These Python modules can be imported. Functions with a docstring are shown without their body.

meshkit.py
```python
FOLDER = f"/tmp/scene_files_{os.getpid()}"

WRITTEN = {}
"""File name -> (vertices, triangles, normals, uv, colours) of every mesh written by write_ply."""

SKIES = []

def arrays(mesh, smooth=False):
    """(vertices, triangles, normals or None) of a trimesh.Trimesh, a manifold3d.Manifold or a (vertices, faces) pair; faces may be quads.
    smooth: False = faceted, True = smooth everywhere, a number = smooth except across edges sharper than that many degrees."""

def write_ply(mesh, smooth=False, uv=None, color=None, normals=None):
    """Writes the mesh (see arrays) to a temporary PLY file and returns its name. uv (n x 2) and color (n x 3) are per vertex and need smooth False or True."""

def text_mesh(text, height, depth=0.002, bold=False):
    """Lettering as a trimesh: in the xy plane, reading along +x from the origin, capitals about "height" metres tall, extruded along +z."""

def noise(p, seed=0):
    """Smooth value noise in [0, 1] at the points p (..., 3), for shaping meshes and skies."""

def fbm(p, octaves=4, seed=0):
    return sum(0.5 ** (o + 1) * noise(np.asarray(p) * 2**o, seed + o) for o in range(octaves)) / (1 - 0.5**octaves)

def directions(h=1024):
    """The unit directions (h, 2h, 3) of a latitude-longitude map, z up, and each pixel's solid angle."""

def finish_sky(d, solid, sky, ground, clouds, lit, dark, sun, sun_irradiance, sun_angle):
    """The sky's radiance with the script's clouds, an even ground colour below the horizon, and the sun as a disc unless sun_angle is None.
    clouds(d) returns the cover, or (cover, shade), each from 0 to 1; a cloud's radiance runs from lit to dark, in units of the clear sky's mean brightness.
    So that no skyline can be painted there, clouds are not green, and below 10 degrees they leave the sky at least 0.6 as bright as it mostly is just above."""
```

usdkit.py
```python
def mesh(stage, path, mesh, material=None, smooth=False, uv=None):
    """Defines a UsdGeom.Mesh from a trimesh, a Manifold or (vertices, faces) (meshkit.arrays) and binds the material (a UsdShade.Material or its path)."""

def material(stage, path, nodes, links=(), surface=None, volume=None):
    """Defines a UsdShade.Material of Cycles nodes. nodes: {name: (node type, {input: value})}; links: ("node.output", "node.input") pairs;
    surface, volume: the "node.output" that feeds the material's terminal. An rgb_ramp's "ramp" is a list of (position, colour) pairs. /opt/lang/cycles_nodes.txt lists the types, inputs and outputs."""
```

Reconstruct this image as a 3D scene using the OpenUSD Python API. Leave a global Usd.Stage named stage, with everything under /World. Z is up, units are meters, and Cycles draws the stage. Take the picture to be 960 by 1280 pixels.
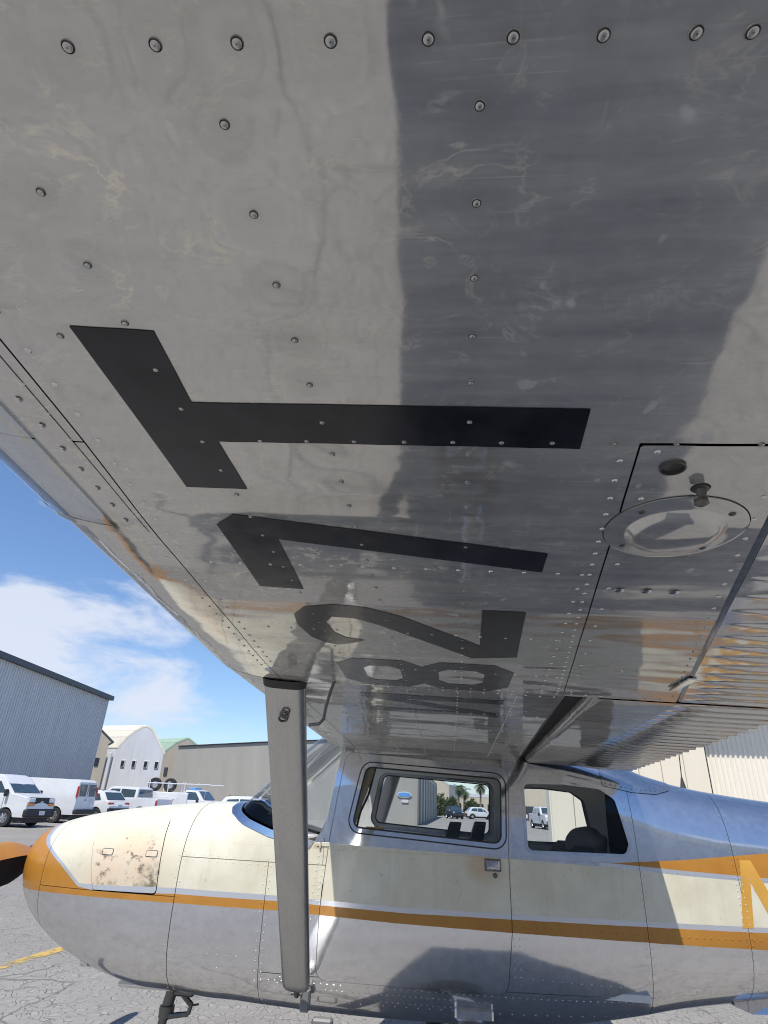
import math, random
import numpy as np, trimesh, shapely, usdkit, meshkit
from shapely.geometry import Polygon, LineString, Point, box as sbox
from scipy.interpolate import PchipInterpolator
from pxr import Usd, UsdGeom, UsdLux, UsdShade, Gf, Sdf

stage = Usd.Stage.CreateInMemory()
UsdGeom.SetStageUpAxis(stage, UsdGeom.Tokens.z); UsdGeom.SetStageMetersPerUnit(stage, 1.0)
UsdGeom.Xform.Define(stage, '/World'); UsdGeom.Scope.Define(stage, '/World/Looks')
rng = np.random.default_rng(7); random.seed(7)

# ------------------------------------------------------------------ camera, sky, sun, exposure
CAM_POS = (1.376, -4.4617, 1.6542); YAW, PITCH, ROLL, FPX = -.12, .459, .0445, 736.0      # FPX for a 960 px wide picture
EXPOSURE = 0.46
SUN_TO = np.array([-.17, -.50, 1.0]); SUN_TO = SUN_TO/np.linalg.norm(SUN_TO)
SUN_INTENSITY, SKY_STRENGTH = 1.0, 0.10
cam = UsdGeom.Camera.Define(stage, '/World/camera')
_f = np.array([math.sin(YAW)*math.cos(PITCH), math.cos(YAW)*math.cos(PITCH), math.sin(PITCH)])
_r = np.array([math.cos(YAW), -math.sin(YAW), 0.]); _u = np.cross(_r, _f)
_c, _s = math.cos(ROLL), math.sin(ROLL)
R0, U0 = _c*_r+_s*_u, -_s*_r+_c*_u
M = Gf.Matrix4d(*[float(a) for a in (*R0, 0, *U0, 0, *(-_f), 0, *CAM_POS, 1)])
cam.AddTransformOp().Set(M)
cam.CreateHorizontalApertureAttr(36.0); cam.CreateVerticalApertureAttr(48.0); cam.CreateFocalLengthAttr(36.0*FPX/960)
cam.CreateClippingRangeAttr(Gf.Vec2f(.01, 5000)); cam.CreateExposureAttr(EXPOSURE)

sun = UsdLux.DistantLight.Define(stage, '/World/sun')
sun.CreateIntensityAttr(SUN_INTENSITY); sun.CreateNormalizeAttr(True); sun.CreateAngleAttr(.53); sun.CreateColorAttr(Gf.Vec3f(1, .955, .88))
z_ = SUN_TO; x_ = np.cross([0, 0, 1.], z_); x_ /= np.linalg.norm(x_); y_ = np.cross(z_, x_)
sun.AddTransformOp().Set(Gf.Matrix4d(*[float(a) for a in (*x_, 0, *y_, 0, *z_, 0, 0, 0, 60, 1)]))
elev = math.asin(SUN_TO[2]); rot = math.atan2(SUN_TO[0], SUN_TO[1])
skymat = usdkit.material(stage, '/World/Looks/sky', {
    "sky": ("sky_texture", {"sky_type": "single_scattering", "sun_disc": False, "sun_elevation": elev, "sun_rotation": rot, "air_density": 1.0, "aerosol_density": .35, "ozone_density": 2.4}),
    "tc": ("texture_coordinate", {}), "sep": ("separate_xyz", {}),
    "mp": ("mapping", {"scale": (2.6, 2.6, 6.2), "location": (3.1, 1.7, .55)}),
    "n": ("noise_texture", {"scale": 2.1, "detail": 9, "roughness": .58, "distortion": .3}),
    "up": ("map_range", {"from_min": -.02, "from_max": .5, "to_min": .04, "to_max": -.16, "clamp": True}),
    "add": ("math", {"math_type": "add"}),
    "r": ("map_range", {"range_type": "smoothstep", "from_min": .47, "from_max": .68, "to_min": 0, "to_max": .88, "clamp": True}),
    "sat": ("mix", {"mix_type": "multiply", "fac": 1.0, "color2": (.92, 1.03, 1.19)}),
    "dot": ("vector_math", {"math_type": "dot_product", "vector2": (-.585, .795, .165)}), "bank": ("map_range", {"range_type": "smoothstep", "from_min": .965, "from_max": 1.0, "to_min": 0, "to_max": .15, "clamp": True}), "add2": ("math", {"math_type": "add"}), "mx": ("mix", {"color2": (5.6, 6.0, 6.9)}), "bg": ("background_shader", {"strength": SKY_STRENGTH})},
    [("tc.generated", "mp.vector"), ("mp.vector", "n.vector"), ("tc.generated", "sep.vector"), ("sep.z", "up.value"), ("n.fac", "add.value1"), ("up.result", "add.value2"),
     ("add.value", "add2.value1"), ("tc.generated", "dot.vector1"), ("dot.value", "bank.value"), ("bank.result", "add2.value2"), ("add2.value", "r.value"), ("r.result", "mx.fac"), ("sky.color", "sat.color1"), ("sat.color", "mx.color1"), ("mx.color", "bg.color")], surface="bg.background")
dome = UsdLux.DomeLight.Define(stage, '/World/sky')
UsdShade.MaterialBindingAPI.Apply(dome.GetPrim()).Bind(skymat)
dome.GetPrim().SetCustomDataByKey('kind', 'structure')

# ------------------------------------------------------------------ helpers
TAKEN = {}
BASE = {}
def uniq(parent, name):
    k = parent+'/'+name; n = TAKEN.get(k, 0); TAKEN[k] = n+1
    return k if n == 0 else '%s_%03d' % (k, n)
def tag(p, label=None, cat=None, group=None, kind=None):
    p = p.GetPrim() if hasattr(p, 'GetPrim') else p
    for a, b in (('label', label), ('category', cat), ('group', group), ('kind', kind)):
        if b: p.SetCustomDataByKey(a, b)
    return p
def thing(name, label, cat, loc=(0, 0, 0), rotz=0, group=None):
    path = uniq('/World', name); x = UsdGeom.Xform.Define(stage, path)
    x.AddTranslateOp().Set(Gf.Vec3d(*map(float, loc)))
    if rotz: x.AddRotateZOp().Set(float(rotz))
    BASE[path] = np.array(loc, float)
    return tag(x, label, cat, group)
def obj(name, mesh, mat, parent=None, smooth=False, world=False, label=None, kind=None):
    """one Mesh prim; world=True: the mesh is in world space and the (unrotated) parent's base is taken off."""
    pp = '/World' if parent is None else str(parent.GetPath())
    path = uniq(pp, name)
    if isinstance(mesh, (list,)): mesh = trimesh.util.concatenate(mesh)
    if isinstance(mesh, tuple): mesh = trimesh.Trimesh(*mesh, process=False)
    mesh = mesh.copy() if isinstance(mesh, trimesh.Trimesh) else mesh
    off = np.zeros(3)
    q = parent
    while q is not None and str(q.GetPath()) not in BASE and str(q.GetPath()) != '/World': q = q.GetParent()
    if world and q is not None and str(q.GetPath()) in BASE: off = BASE[str(q.GetPath())]
    if world: mesh.vertices = mesh.vertices-off
    m = usdkit.mesh(stage, path, mesh, mat, smooth=smooth)
    return tag(m, label, None, None, kind)
def copy(src, loc, rotz, label, group=None):
    was = src.GetCustomData()
    r = UsdGeom.Xform.Define(stage, uniq('/World', src.GetName().split('_0')[0]))
    r.GetPrim().GetReferences().AddInternalReference(src.GetPath()); r.GetPrim().SetInstanceable(True)
    r.ClearXformOpOrder()
    r.AddTranslateOp(opSuffix='c').Set(Gf.Vec3d(*map(float, loc))); r.AddRotateZOp(opSuffix='c').Set(float(rotz))
    return tag(r, label, was['category'], group)
def grid(u, v, fn):
    U, V = np.meshgrid(u, v, indexing='ij'); P = fn(U, V).reshape(-1, 3); n, m = len(u), len(v)
    i = (np.arange(n-1)[:, None]*m+np.arange(m-1)[None, :]).ravel()
    f = np.vstack([np.stack([i, i+m, i+m+1], 1), np.stack([i, i+m+1, i+1], 1)])
    return trimesh.Trimesh(P, f, process=False)
def bx(c, s, r=0.0):
    c = np.array(c, float); s = np.array(s, float)
    m = trimesh.creation.box(s); m.apply_translation(c); return m
def rbox(c, s, ch=.02):
    """box with chamfered edges"""
    s = np.array(s, float)/2; pts = []
    for a in (-1, 1):
        for b in (-1, 1):
            for d in (-1, 1):
                k = np.array([a, b, d])
                for ax in range(3):
                    q = s-ch; q = q.copy(); q[ax] = s[ax]; pts.append(k*q)
    m = trimesh.convex.convex_hull(np.array(pts)); m.apply_translation(c); return m
def tube(path, r, n=10, closed=False):
    path = np.asarray(path, float); N = len(path); r = np.broadcast_to(np.asarray(r, float), (N,))
    t = np.gradient(path, axis=0) if not closed else np.roll(path, -1, 0)-np.roll(path, 1, 0)
    t /= np.linalg.norm(t, axis=1)[:, None]
    a = np.array([0, 0, 1.]) if abs(t[0][2]) < .9 else np.array([1., 0, 0])
    rings = []
    u = np.cross(a, t[0]); u /= np.linalg.norm(u)
    for k in range(N):
        u = u-t[k]*u.dot(t[k]); u /= np.linalg.norm(u); w = np.cross(t[k], u)
        an = np.linspace(0, 2*math.pi, n, endpoint=False)
        rings.append(path[k]+r[k]*(np.cos(an)[:, None]*u+np.sin(an)[:, None]*w))
    v = np.vstack(rings); f = []
    for k in range(N if closed else N-1):
        for j in range(n):
            a0, a1, b0, b1 = k*n+j, k*n+(j+1) % n, ((k+1) % N)*n+j, ((k+1) % N)*n+(j+1) % n
            f += [(a0, a1, b1), (a0, b1, b0)]
    if not closed:
        v = np.vstack([v, path[:1], path[-1:]]); c0, c1 = len(v)-2, len(v)-1
        for j in range(n): f += [(c0, (j+1) % n, j), (c1, (N-1)*n+j, (N-1)*n+(j+1) % n)]
    return trimesh.Trimesh(v, np.array(f), process=False)
def cyl(p0, p1, r, n=16, r1=None): return tube([p0, p1], [r, r if r1 is None else r1], n)
def lathe(prof, n=24, axis='y', at=(0, 0, 0)):
    """prof: (radius, along) pairs turned about the axis"""
    prof = np.asarray(prof, float); an = np.linspace(0, 2*math.pi, n, endpoint=False)
    R, H = prof[:, 0], prof[:, 1]
    a, b = R[:, None]*np.cos(an), R[:, None]*np.sin(an); h = np.broadcast_to(H[:, None], a.shape)
    P = {'y': (a, h, b), 'z': (a, b, h), 'x': (h, a, b)}[axis]
    v = np.stack(P, -1).reshape(-1, 3)+np.array(at, float); f = []
    for k in range(len(prof)-1):
        for j in range(n):
            q = (k*n+j, k*n+(j+1) % n, (k+1)*n+(j+1) % n, (k+1)*n+j); f += [(q[0], q[1], q[2]), (q[0], q[2], q[3])]
    return trimesh.Trimesh(v, np.array(f), process=False)
def torus(c, R, r, ax=(0, 0, 1), n=28, m=8):
    ax = np.array(ax, float)/np.linalg.norm(ax); a = np.cross(ax, [1, 0, 0]) if abs(ax[0]) < .9 else np.cross(ax, [0, 1, 0]); a /= np.linalg.norm(a); b = np.cross(ax, a)
    t = np.linspace(0, 2*math.pi, n, endpoint=False)
    return tube(np.array(c)+R*(np.cos(t)[:, None]*a+np.sin(t)[:, None]*b), r, m, closed=True)
def extr(poly, h, at=(0, 0, 0)):
    m = trimesh.creation.extrude_polygon(poly, h, engine='earcut'); m.apply_translation(at); return m
def prism(pts_xz, y0, y1):
    """polygon given in (x, z), extruded along y"""
    p = Polygon(pts_xz); m = trimesh.creation.extrude_polygon(p, 1.0, engine='earcut'); v = m.vertices.copy()
    m.vertices = np.stack([v[:, 0], y0+(y1-y0)*v[:, 2], v[:, 1]], 1); m.invert() if y1 > y0 else None
    return m
def rounded(pts, r): return Polygon(pts).buffer(-r).buffer(r, quad_segs=6)
def cut(poly, fn, du, dv, origin=(0, 0)):
    """triangulates a (u, v) polygon on a regular grid and maps it to space"""
    x0, y0, x1, y1 = poly.bounds
    i0, i1 = math.floor((x0-origin[0])/du), math.ceil((x1-origin[0])/du); j0, j1 = math.floor((y0-origin[1])/dv), math.ceil((y1-origin[1])/dv)
    I, J = np.meshgrid(np.arange(i0, i1), np.arange(j0, j1), indexing='ij'); I, J = I.ravel(), J.ravel()
    ax, ay = origin[0]+I*du, origin[1]+J*dv
    cells = shapely.box(ax, ay, ax+du, ay+dv); shapely.prepare(poly)
    full = shapely.contains(poly, cells) | shapely.covers(poly, cells); part = ~full & shapely.intersects(poly, cells)
    V, F, n = [], [], 0
    a, b = ax[full], ay[full]; k = len(a)
    if k:
        V.append(np.stack([np.stack([a, b], 1), np.stack([a+du, b], 1), np.stack([a+du, b+dv], 1), np.stack([a, b+dv], 1)], 1).reshape(-1, 2))
        q = 4*np.arange(k); F += [np.stack([q, q+1, q+2], 1), np.stack([q, q+2, q+3], 1)]; n = 4*k
    for g in shapely.intersection(poly, cells[part]):
        for h in getattr(g, 'geoms', [g]):
            if h.geom_type != 'Polygon' or h.area < 1e-9: continue
            h = shapely.geometry.polygon.orient(h, 1.0)
            if not h.interiors:
                p = np.array(h.exterior.coords)[:-1]
                if len(p) == 3 or abs(h.convex_hull.area-h.area) < 1e-12:
                    V.append(p); F.append(np.stack([np.full(len(p)-2, n), n+np.arange(1, len(p)-1), n+np.arange(2, len(p))], 1)); n += len(p); continue
            vv, ff = trimesh.creation.triangulate_polygon(h, engine='earcut')
            V.append(vv); F.append(ff+n); n += len(vv)
    v2, f = np.vstack(V), np.vstack(F)
    key, idx = np.unique(np.round(v2, 6), axis=0, return_inverse=True); f = idx.ravel()[f]
    f = f[(f[:, 0] != f[:, 1]) & (f[:, 1] != f[:, 2]) & (f[:, 0] != f[:, 2])]
    return trimesh.Trimesh(fn(key[:, 0], key[:, 1]), f, process=False)
def mirror(m):
    m = m.copy(); m.vertices = m.vertices*np.array([1, -1, 1.]); m.faces = m.faces[:, ::-1]; return m
def densify(pts, d=.02, closed=True):
    pts = [np.array(p, float) for p in pts]; out = []
    for a, b in zip(pts, pts[1:]+(pts[:1] if closed else [])):
        n = max(1, int(np.ceil(np.linalg.norm(b-a)/d))); out += [a+(b-a)*t for t in np.arange(n)/n]
    if not closed: out.append(pts[-1])
    return np.array(out)

# ------------------------------------------------------------------ materials
def MAT(name, nodes, links=(), surface='p.BSDF', volume=None): return usdkit.material(stage, '/World/Looks/'+name, nodes, links, surface=surface, volume=volume)
def plain(name, col, rough=.5, metal=0., var=.12, scale=6., bump=0., bscale=40., coat=0., spec=.5):
    """one colour with mottling and a little relief"""
    c = np.array(col, float)
    nd = {"tc": ("texture_coordinate", {}), "n": ("noise_texture", {"scale": scale, "detail": 6, "roughness": .6}),
          "rp": ("rgb_ramp", {"ramp": [(.25, c*(1-var)), (.75, np.minimum(c*(1+var), 1))]}),
          "rr": ("map_range", {"from_min": .3, "from_max": .7, "to_min": rough*.85, "to_max": min(1, rough*1.15)}),
          "p": ("principled_bsdf", {"metallic": metal, "coat_weight": coat, "specular_ior_level": spec})}
    lk = [("tc.object", "n.vector"), ("n.fac", "rp.fac"), ("rp.color", "p.base_color"), ("n.fac", "rr.value"), ("rr.result", "p.roughness")]
    if bump:
        nd["n2"] = ("noise_texture", {"scale": bscale, "detail": 4}); nd["b"] = ("bump", {"strength": 1.0, "distance": bump})
        lk += [("tc.object", "n2.vector"), ("n2.fac", "b.height"), ("b.normal", "p.normal")]
    return MAT(name, nd, lk)
def ramp_xy(pts, lo, hi, vlo, vhi):
    pts = sorted(pts); return [((x-lo)/(hi-lo), ((v-vlo)/(vhi-vlo),)*3) for x, v in pts]
class G:
    """tiny node-graph writer: inputs given as 'node.socket' become links"""
    def __init__(s): s.n, s.l = {}, []
    def __call__(s, kind, out=None, **inp):
        name = 'n%d' % len(s.n); vals = {}
        for k, v in inp.items():
            if isinstance(v, str) and v.split('.')[0] in s.n: s.l.append((v, name+'.'+k))
            else: vals[k] = v
        s.n[name] = (kind, vals)
        return name+'.'+out if out else name
    def m(s, op, a, b=0.0, c=0.0, clamp=False): return s('math', 'value', math_type=op, value1=a, value2=b, value3=c, use_clamp=clamp)
    def noise(s, vec, scale, detail=4, rough=.55, dist=0.): return s('noise_texture', 'fac', vector=vec, scale=scale, detail=detail, roughness=rough, distortion=dist)
    def maprange(s, v, a, b, c, d, t='linear'): return s('map_range', 'result', value=v, from_min=a, from_max=b, to_min=c, to_max=d, clamp=True, range_type=t)
    def mapping(s, vec, scale=(1, 1, 1), loc=(0, 0, 0), rot=(0, 0, 0)): return s('mapping', 'vector', vector=vec, scale=scale, location=loc, rotation=rot)
    def mix(s, f, a, b): return s('mix', 'color', fac=f, color1=a, color2=b)
    def ramp(s, f, stops): return s('rgb_ramp', 'color', fac=f, ramp=stops)
    def done(s, name, surf): return MAT(name, s.n, s.l, surface=surf)

def metal_lobes(g, pos, nrm, col=(.62, .63, .65), sharp=.6, r1=.06, r2=.42, dull=(.5, .5, .5), scale=5., stretch=(1, 1, 1), amp=.14):
    """weathered bare aluminium: a clear reflecting lobe and a cloudy oxidised one, in uneven patches"""
    mp = g.mapping(pos, stretch)
    a = g.noise(mp, scale, 4, .62); b = g.noise(mp, scale*7, 3, .6)
    w = g.m('add', g.m('multiply', a, .6), g.m('multiply', b, .4))
    fac = g.maprange(w, .34, .66, 1-sharp-amp, 1-sharp+amp)
    c1 = g.ramp(w, [(.3, np.array(col)*.93), (.7, np.minimum(np.array(col)*1.05, 1))])
    c2 = g.ramp(b, [(.3, np.array(dull)*.86), (.7, np.array(dull)*1.1)])
    A = g('glossy_bsdf', 'BSDF', color=c1, roughness=r1, normal=nrm)
    B = g('glossy_bsdf', 'BSDF', color=c2, roughness=r2, normal=nrm)
    return g('mix_closure', 'closure', fac=fac, closure1=A, closure2=B)

def metal(name, waves=0.0, wscale=(3, 3, 3), grain=.00006, **kw):
    g = G(); pos = g('geometry', 'position')
    h2 = g.noise(g.mapping(pos, (1, 1, 1)), 90, 3)
    nrm = g('bump', 'normal', height=h2, strength=1.0, distance=grain)
    if waves:
        h1 = g.noise(g.mapping(pos, wscale), 1.0, 1.5, .4)
        nrm = g('bump', 'normal', height=h1, strength=1.0, distance=waves, normal=nrm)
    return g.done(name, metal_lobes(g, pos, nrm, **kw))

def wing_material():
    """old bare skin: clear reflection broken by oxide cloud, brushed streaks, scuffs, hairline water marks and oil runs"""
    g = G(); pos = g('geometry', 'position'); sep = g('separate_xyz', vector=pos)
    grain = g.noise(g.mapping(pos, (6, 150, 6)), 1.0, 3, .6); fine = g.noise(pos, 95, 2)
    slack = g.noise(g.mapping(pos, (3.2, 7.5, 5)), 1.0, 1.5, .4)
    nrm = g('bump', 'normal', height=g.m('add', g.m('multiply', grain, .6), fine), strength=1.0, distance=.000022)
    nrm = g('bump', 'normal', height=slack, strength=1.0, distance=.0026, normal=nrm)
    halo = g('attribute', 'fac', attribute='halo')
    a = g.noise(pos, 3.4, 5, .62); b = g.noise(pos, 19, 4, .65); c = g.noise(g.mapping(pos, (5, 40, 5)), 1.0, 4, .65)
    v = g('noise_texture', 'fac', vector=g.mapping(pos, (1.0, 1.5, 1)), scale=13, detail=4, roughness=.6, distortion=.7); vein = g.m('absolute', g.m('subtract', v, .5)); region = g.m('multiply', g.maprange(a, .38, .54, .15, 1), g.maprange(b, .46, .60, 0, 1))
    scr = g.noise(g.mapping(pos, (3, 260, 3), (0, 0, 0), (0, 0, .35)), 1.0, 2, .5); scr2 = g.noise(g.mapping(pos, (300, 4, 3), (0, 0, 0), (0, 0, -.2)), 1.0, 2, .5)
    veins = g.m('multiply', g.m('subtract', 1.0, g.maprange(vein, .0, .030, 0, 1)), g.m('multiply', region, g.maprange(sep+'.x', 1.15, 1.55, 1.0, .25)))
    sp = g.noise(g.mapping(pos, (1, .75, 1)), 26, 2, .5); spots = g.m('multiply', g.maprange(sp, .66, .70, 0, 1), g.maprange(b, .42, .6, .1, .8))
    run = g.noise(g.mapping(pos, (2.2, 9, 2)), 1.0, 5, .6); runs = g.maprange(run, .58, .74, 0, .55)
    w = g.m('add', g.m('add', g.m('multiply', a, .4), g.m('multiply', b, .25)), g.m('multiply', c, .35))
    scratch = g.m('maximum', g.maprange(scr, .66, .72, 0, .5), g.maprange(scr2, .68, .74, 0, .4)); scratch = g.m('multiply', scratch, g.maprange(b, .45, .6, 0, 1))
    fac = g.m('add', g.maprange(w, .36, .64, .44, .74), g.m('multiply', g.m('maximum', g.m('maximum', veins, spots), scratch), .35), clamp=True)
    c1 = g.ramp(w, [(.3, (.68, .675, .66)), (.7, (.90, .895, .875))]); c2 = g.ramp(g.m('add', g.m('multiply', c, .5), g.m('multiply', a, .5)), [(.3, (.46, .455, .44)), (.7, (.72, .71, .68))])
    c1 = g.mix(runs, c1, (.60, .585, .555)); c2 = g.mix(g.m('multiply', runs, .9), c2, (.40, .385, .355))
    c1 = g.mix(g.m('multiply', veins, .9), c1, (.98, .95, .84)); c2 = g.mix(veins, c2, (.98, .95, .83)); c2 = g.mix(scratch, c2, (.80, .79, .76)); c2 = g.mix(spots, c2, (.80, .81, .82))
    c1 = g.mix(g.m('multiply', halo, .35), c1, (.58, .565, .53)); c2 = g.mix(g.m('multiply', halo, .5), c2, (.36, .35, .325))
    A = g('glossy_bsdf', 'BSDF', color=c1, roughness=.055, normal=nrm); B = g('glossy_bsdf', 'BSDF', color=c2, roughness=.58, normal=nrm)
    return g.done('wing_aluminium', g('mix_closure', 'closure', fac=fac, closure1=A, closure2=B))
M_WING = wing_material()
M_POLISH = metal('polished_aluminium', waves=.0010, wscale=(4, 4, 4), sharp=.8, r1=.05, r2=.35, col=(.72, .73, .75), dull=(.55, .56, .58))
M_FLAP = metal('flap_aluminium', sharp=.6, r1=.08, r2=.4, col=(.74, .74, .74), dull=(.55, .55, .54))
M_STRUT = metal('strut_metal', sharp=.3, r1=.16, r2=.42, col=(.66, .66, .66), dull=(.50, .50, .495), scale=5, stretch=(9, .7, .7))
M_DARK = plain('cavity_dark', (.012, .012, .013), .8)
M_RUBBER = plain('black_rubber', (.03, .03, .03), .6, bump=.0004)
M_LETTER = plain('black_letter_vinyl', (.012, .013, .018), .20, var=.7, scale=14, spec=.32, bump=.00003, bscale=120)
M_STEEL = plain('dark_steel', (.16, .158, .15), .45, metal=.9, bump=.0003)
M_ORANGE = plain('orange_gold_paint', (.46, .21, .032), .35, coat=.3)
M_NLET = plain('gold_letter_paint', (.62, .33, .06), .4)
M_TAN = plain('tan_trim', (.42, .35, .25), .6)
M_LINER = plain('cabin_lining_grey', (.68, .66, .62), .8, scale=3)
M_SEAT = plain('seat_dark_cloth', (.040, .041, .046), .85, bump=.001, bscale=25)
M_YELLOW = plain('yellow_placard', (.65, .30, .04), .5)
def glass(name, tint=(.86, .9, .92), refl=.9):
    g = G(); t = g('transparent_bsdf', 'BSDF', color=tint); r = g('glossy_bsdf', 'BSDF', color=(refl,)*3, roughness=.01)
    f = g('fresnel', 'fac', IOR=1.48); f = g.m('multiply', f, .6)
    return g.done(name, g('mix_closure', 'closure', fac=f, closure1=t, closure2=r))
M_GLASS = glass('window_glass', (.9, .93, .94)); M_LENS = glass('clear_plastic', (.8, .85, .9))

def fuselage_material():
    g = G(); pos = g('geometry', 'position'); sep = g('separate_xyz', vector=pos); X, Z = sep+'.x', sep+'.z'
    nz = g.noise(pos, 14, 3); wob = g.m('multiply', g.m('subtract', nz, .5), .004)
    Zw = g.m('add', Z, wob)
    xr = g.maprange(X, -1.6, 6.4, 0, 1)
    def edge(pts):      # height of a painted edge along the fuselage
        r = g.ramp(xr, ramp_xy(pts, -1.6, 6.4, .5, 2.5)); return g.m('add', g.m('multiply', g('rgb_to_bw', 'val', color=r), 2.0), .5)
    low = [(-1.6, 1.085), (-.2, 1.087), (.42, 1.088), (1.10, 1.066), (1.70, 1.058), (2.37, 1.048), (3.04, 1.037), (6.4, .98)]
    E1 = edge(low)
    E2 = edge([(-1.6, 1.118), (-.74, 1.118), (-.22, 1.132), (.42, 1.132), (1.10, 1.116), (1.70, 1.118), (2.38, 1.117), (3.06, 1.114), (6.4, 1.07)])
    E3 = g.m('add', E2, g.maprange(X, -.3, 1.0, .030, .024))
    E4 = edge([(-1.6, 2.4), (-.02, 2.4), (.0, 1.60), (.042, 1.585), (.153, 1.53), (.307, 1.48), (.59, 1.435), (1.27, 1.418), (1.72, 1.402), (2.27, 1.385), (2.64, 1.362), (3.12, 1.342), (6.4, 1.2)])
    E5 = edge([(-1.6, 1.40), (2.27, 1.405), (2.64, 1.386), (3.12, 1.366), (6.4, 1.225)])
    E6 = edge([(-1.6, 1.40), (2.27, 1.406), (2.655, 1.435), (3.17, 1.489), (6.4, 1.72)])
    zr = g.maprange(Z, .9, 1.7, 0, 1)
    Bx = g.ramp(zr, [((z-.9)/.8, ((x+1.6)/1.2,)*3) for z, x in [(.9, -.735), (1.117, -.735), (1.131, -.866), (1.237, -1.032), (1.333, -1.205), (1.37, -1.245), (1.42, -1.262), (1.7, -1.275)]])
    Bx = g.m('subtract', g.m('multiply', g('rgb_to_bw', 'val', color=Bx), 1.2), 1.6)
    gt = lambda a, b: g.m('greater_than', a, b); lt = lambda a, b: g.m('less_than', a, b); mul = lambda a, b: g.m('multiply', a, b)
    orange = mul(gt(Zw, E1), lt(Zw, E2)); orange = g.m('maximum', orange, mul(mul(gt(Zw, E1), lt(X, Bx)), lt(X, -.74)))
    orange = g.m('maximum', orange, mul(gt(Z, E5), lt(Z, E6)))
    cream = mul(gt(Zw, E3), lt(Z, E4)); cream = mul(cream, gt(X, g.m('add', Bx, g.maprange(Z, 1.12, 1.4, .030, .042))))
    cream = mul(cream, g.m('subtract', 1.0, orange))
    silver = mul(gt(Zw, E2), lt(Zw, E3)); band = mul(gt(X, Bx), lt(X, g.m('add', Bx, .045)))
    silver = g.m('maximum', silver, mul(mul(band, gt(Z, E2)), lt(X, -.70)))
    silver = g.m('maximum', silver, mul(mul(lt(Z, E5), gt(Z, E4)), gt(X, 2.2)))
    silver = mul(silver, g.m('subtract', 1.0, orange))
    # age: faded peach patch and dark mould on the engine door, grime by the seams
    n1 = g.noise(pos, 5.5, 7, .62); n2 = g.noise(g.mapping(pos, (1, 1, 1.3)), 17, 8, .7)
    incowl = mul(mul(gt(X, -.84), lt(X, -.335)), gt(Z, 1.12))
    peach = mul(g.maprange(n1, .38, .56, .30, 1.0), g.maprange(X, -.95, -.78, 0, 1)); peach = mul(peach, g.maprange(X, -.42, -.22, 1, 0)); peach = mul(peach, g.maprange(Z, 1.53, 1.42, 0, 1))
    ccol = g.ramp(n1, [(.3, (.61, .57, .43)), (.7, (.74, .70, .56))])
    ccol = g.mix(peach, ccol, (.70, .56, .40))
    mould = mul(g.maprange(n2, .545, .61, 0, 1), mul(g.maprange(X, -.98, -.80, 0, 1), g.maprange(X, -.42, -.33, 1, 0)))
    mould = mul(mould, mul(g.maprange(n1, .45, .55, 0, 1), g.maprange(Z, 1.48, 1.40, 0, 1)))
    corner = mul(mul(g.maprange(X, -.50, -.40, 0, 1), lt(X, -.345)), mul(g.maprange(Z, 1.30, 1.22, 0, 1), g.maprange(n2, .43, .56, 0, 1)))
    sillg = mul(mul(g.maprange(Z, 1.20, 1.155, 0, .8), incowl), g.maprange(n2, .46, .6, 0, 1))
    dirt = g.m('maximum', g.m('maximum', mould, corner), sillg)
    ccol = g.mix(g.m('multiply', dirt, .85), ccol, (.10, .085, .045))
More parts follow.
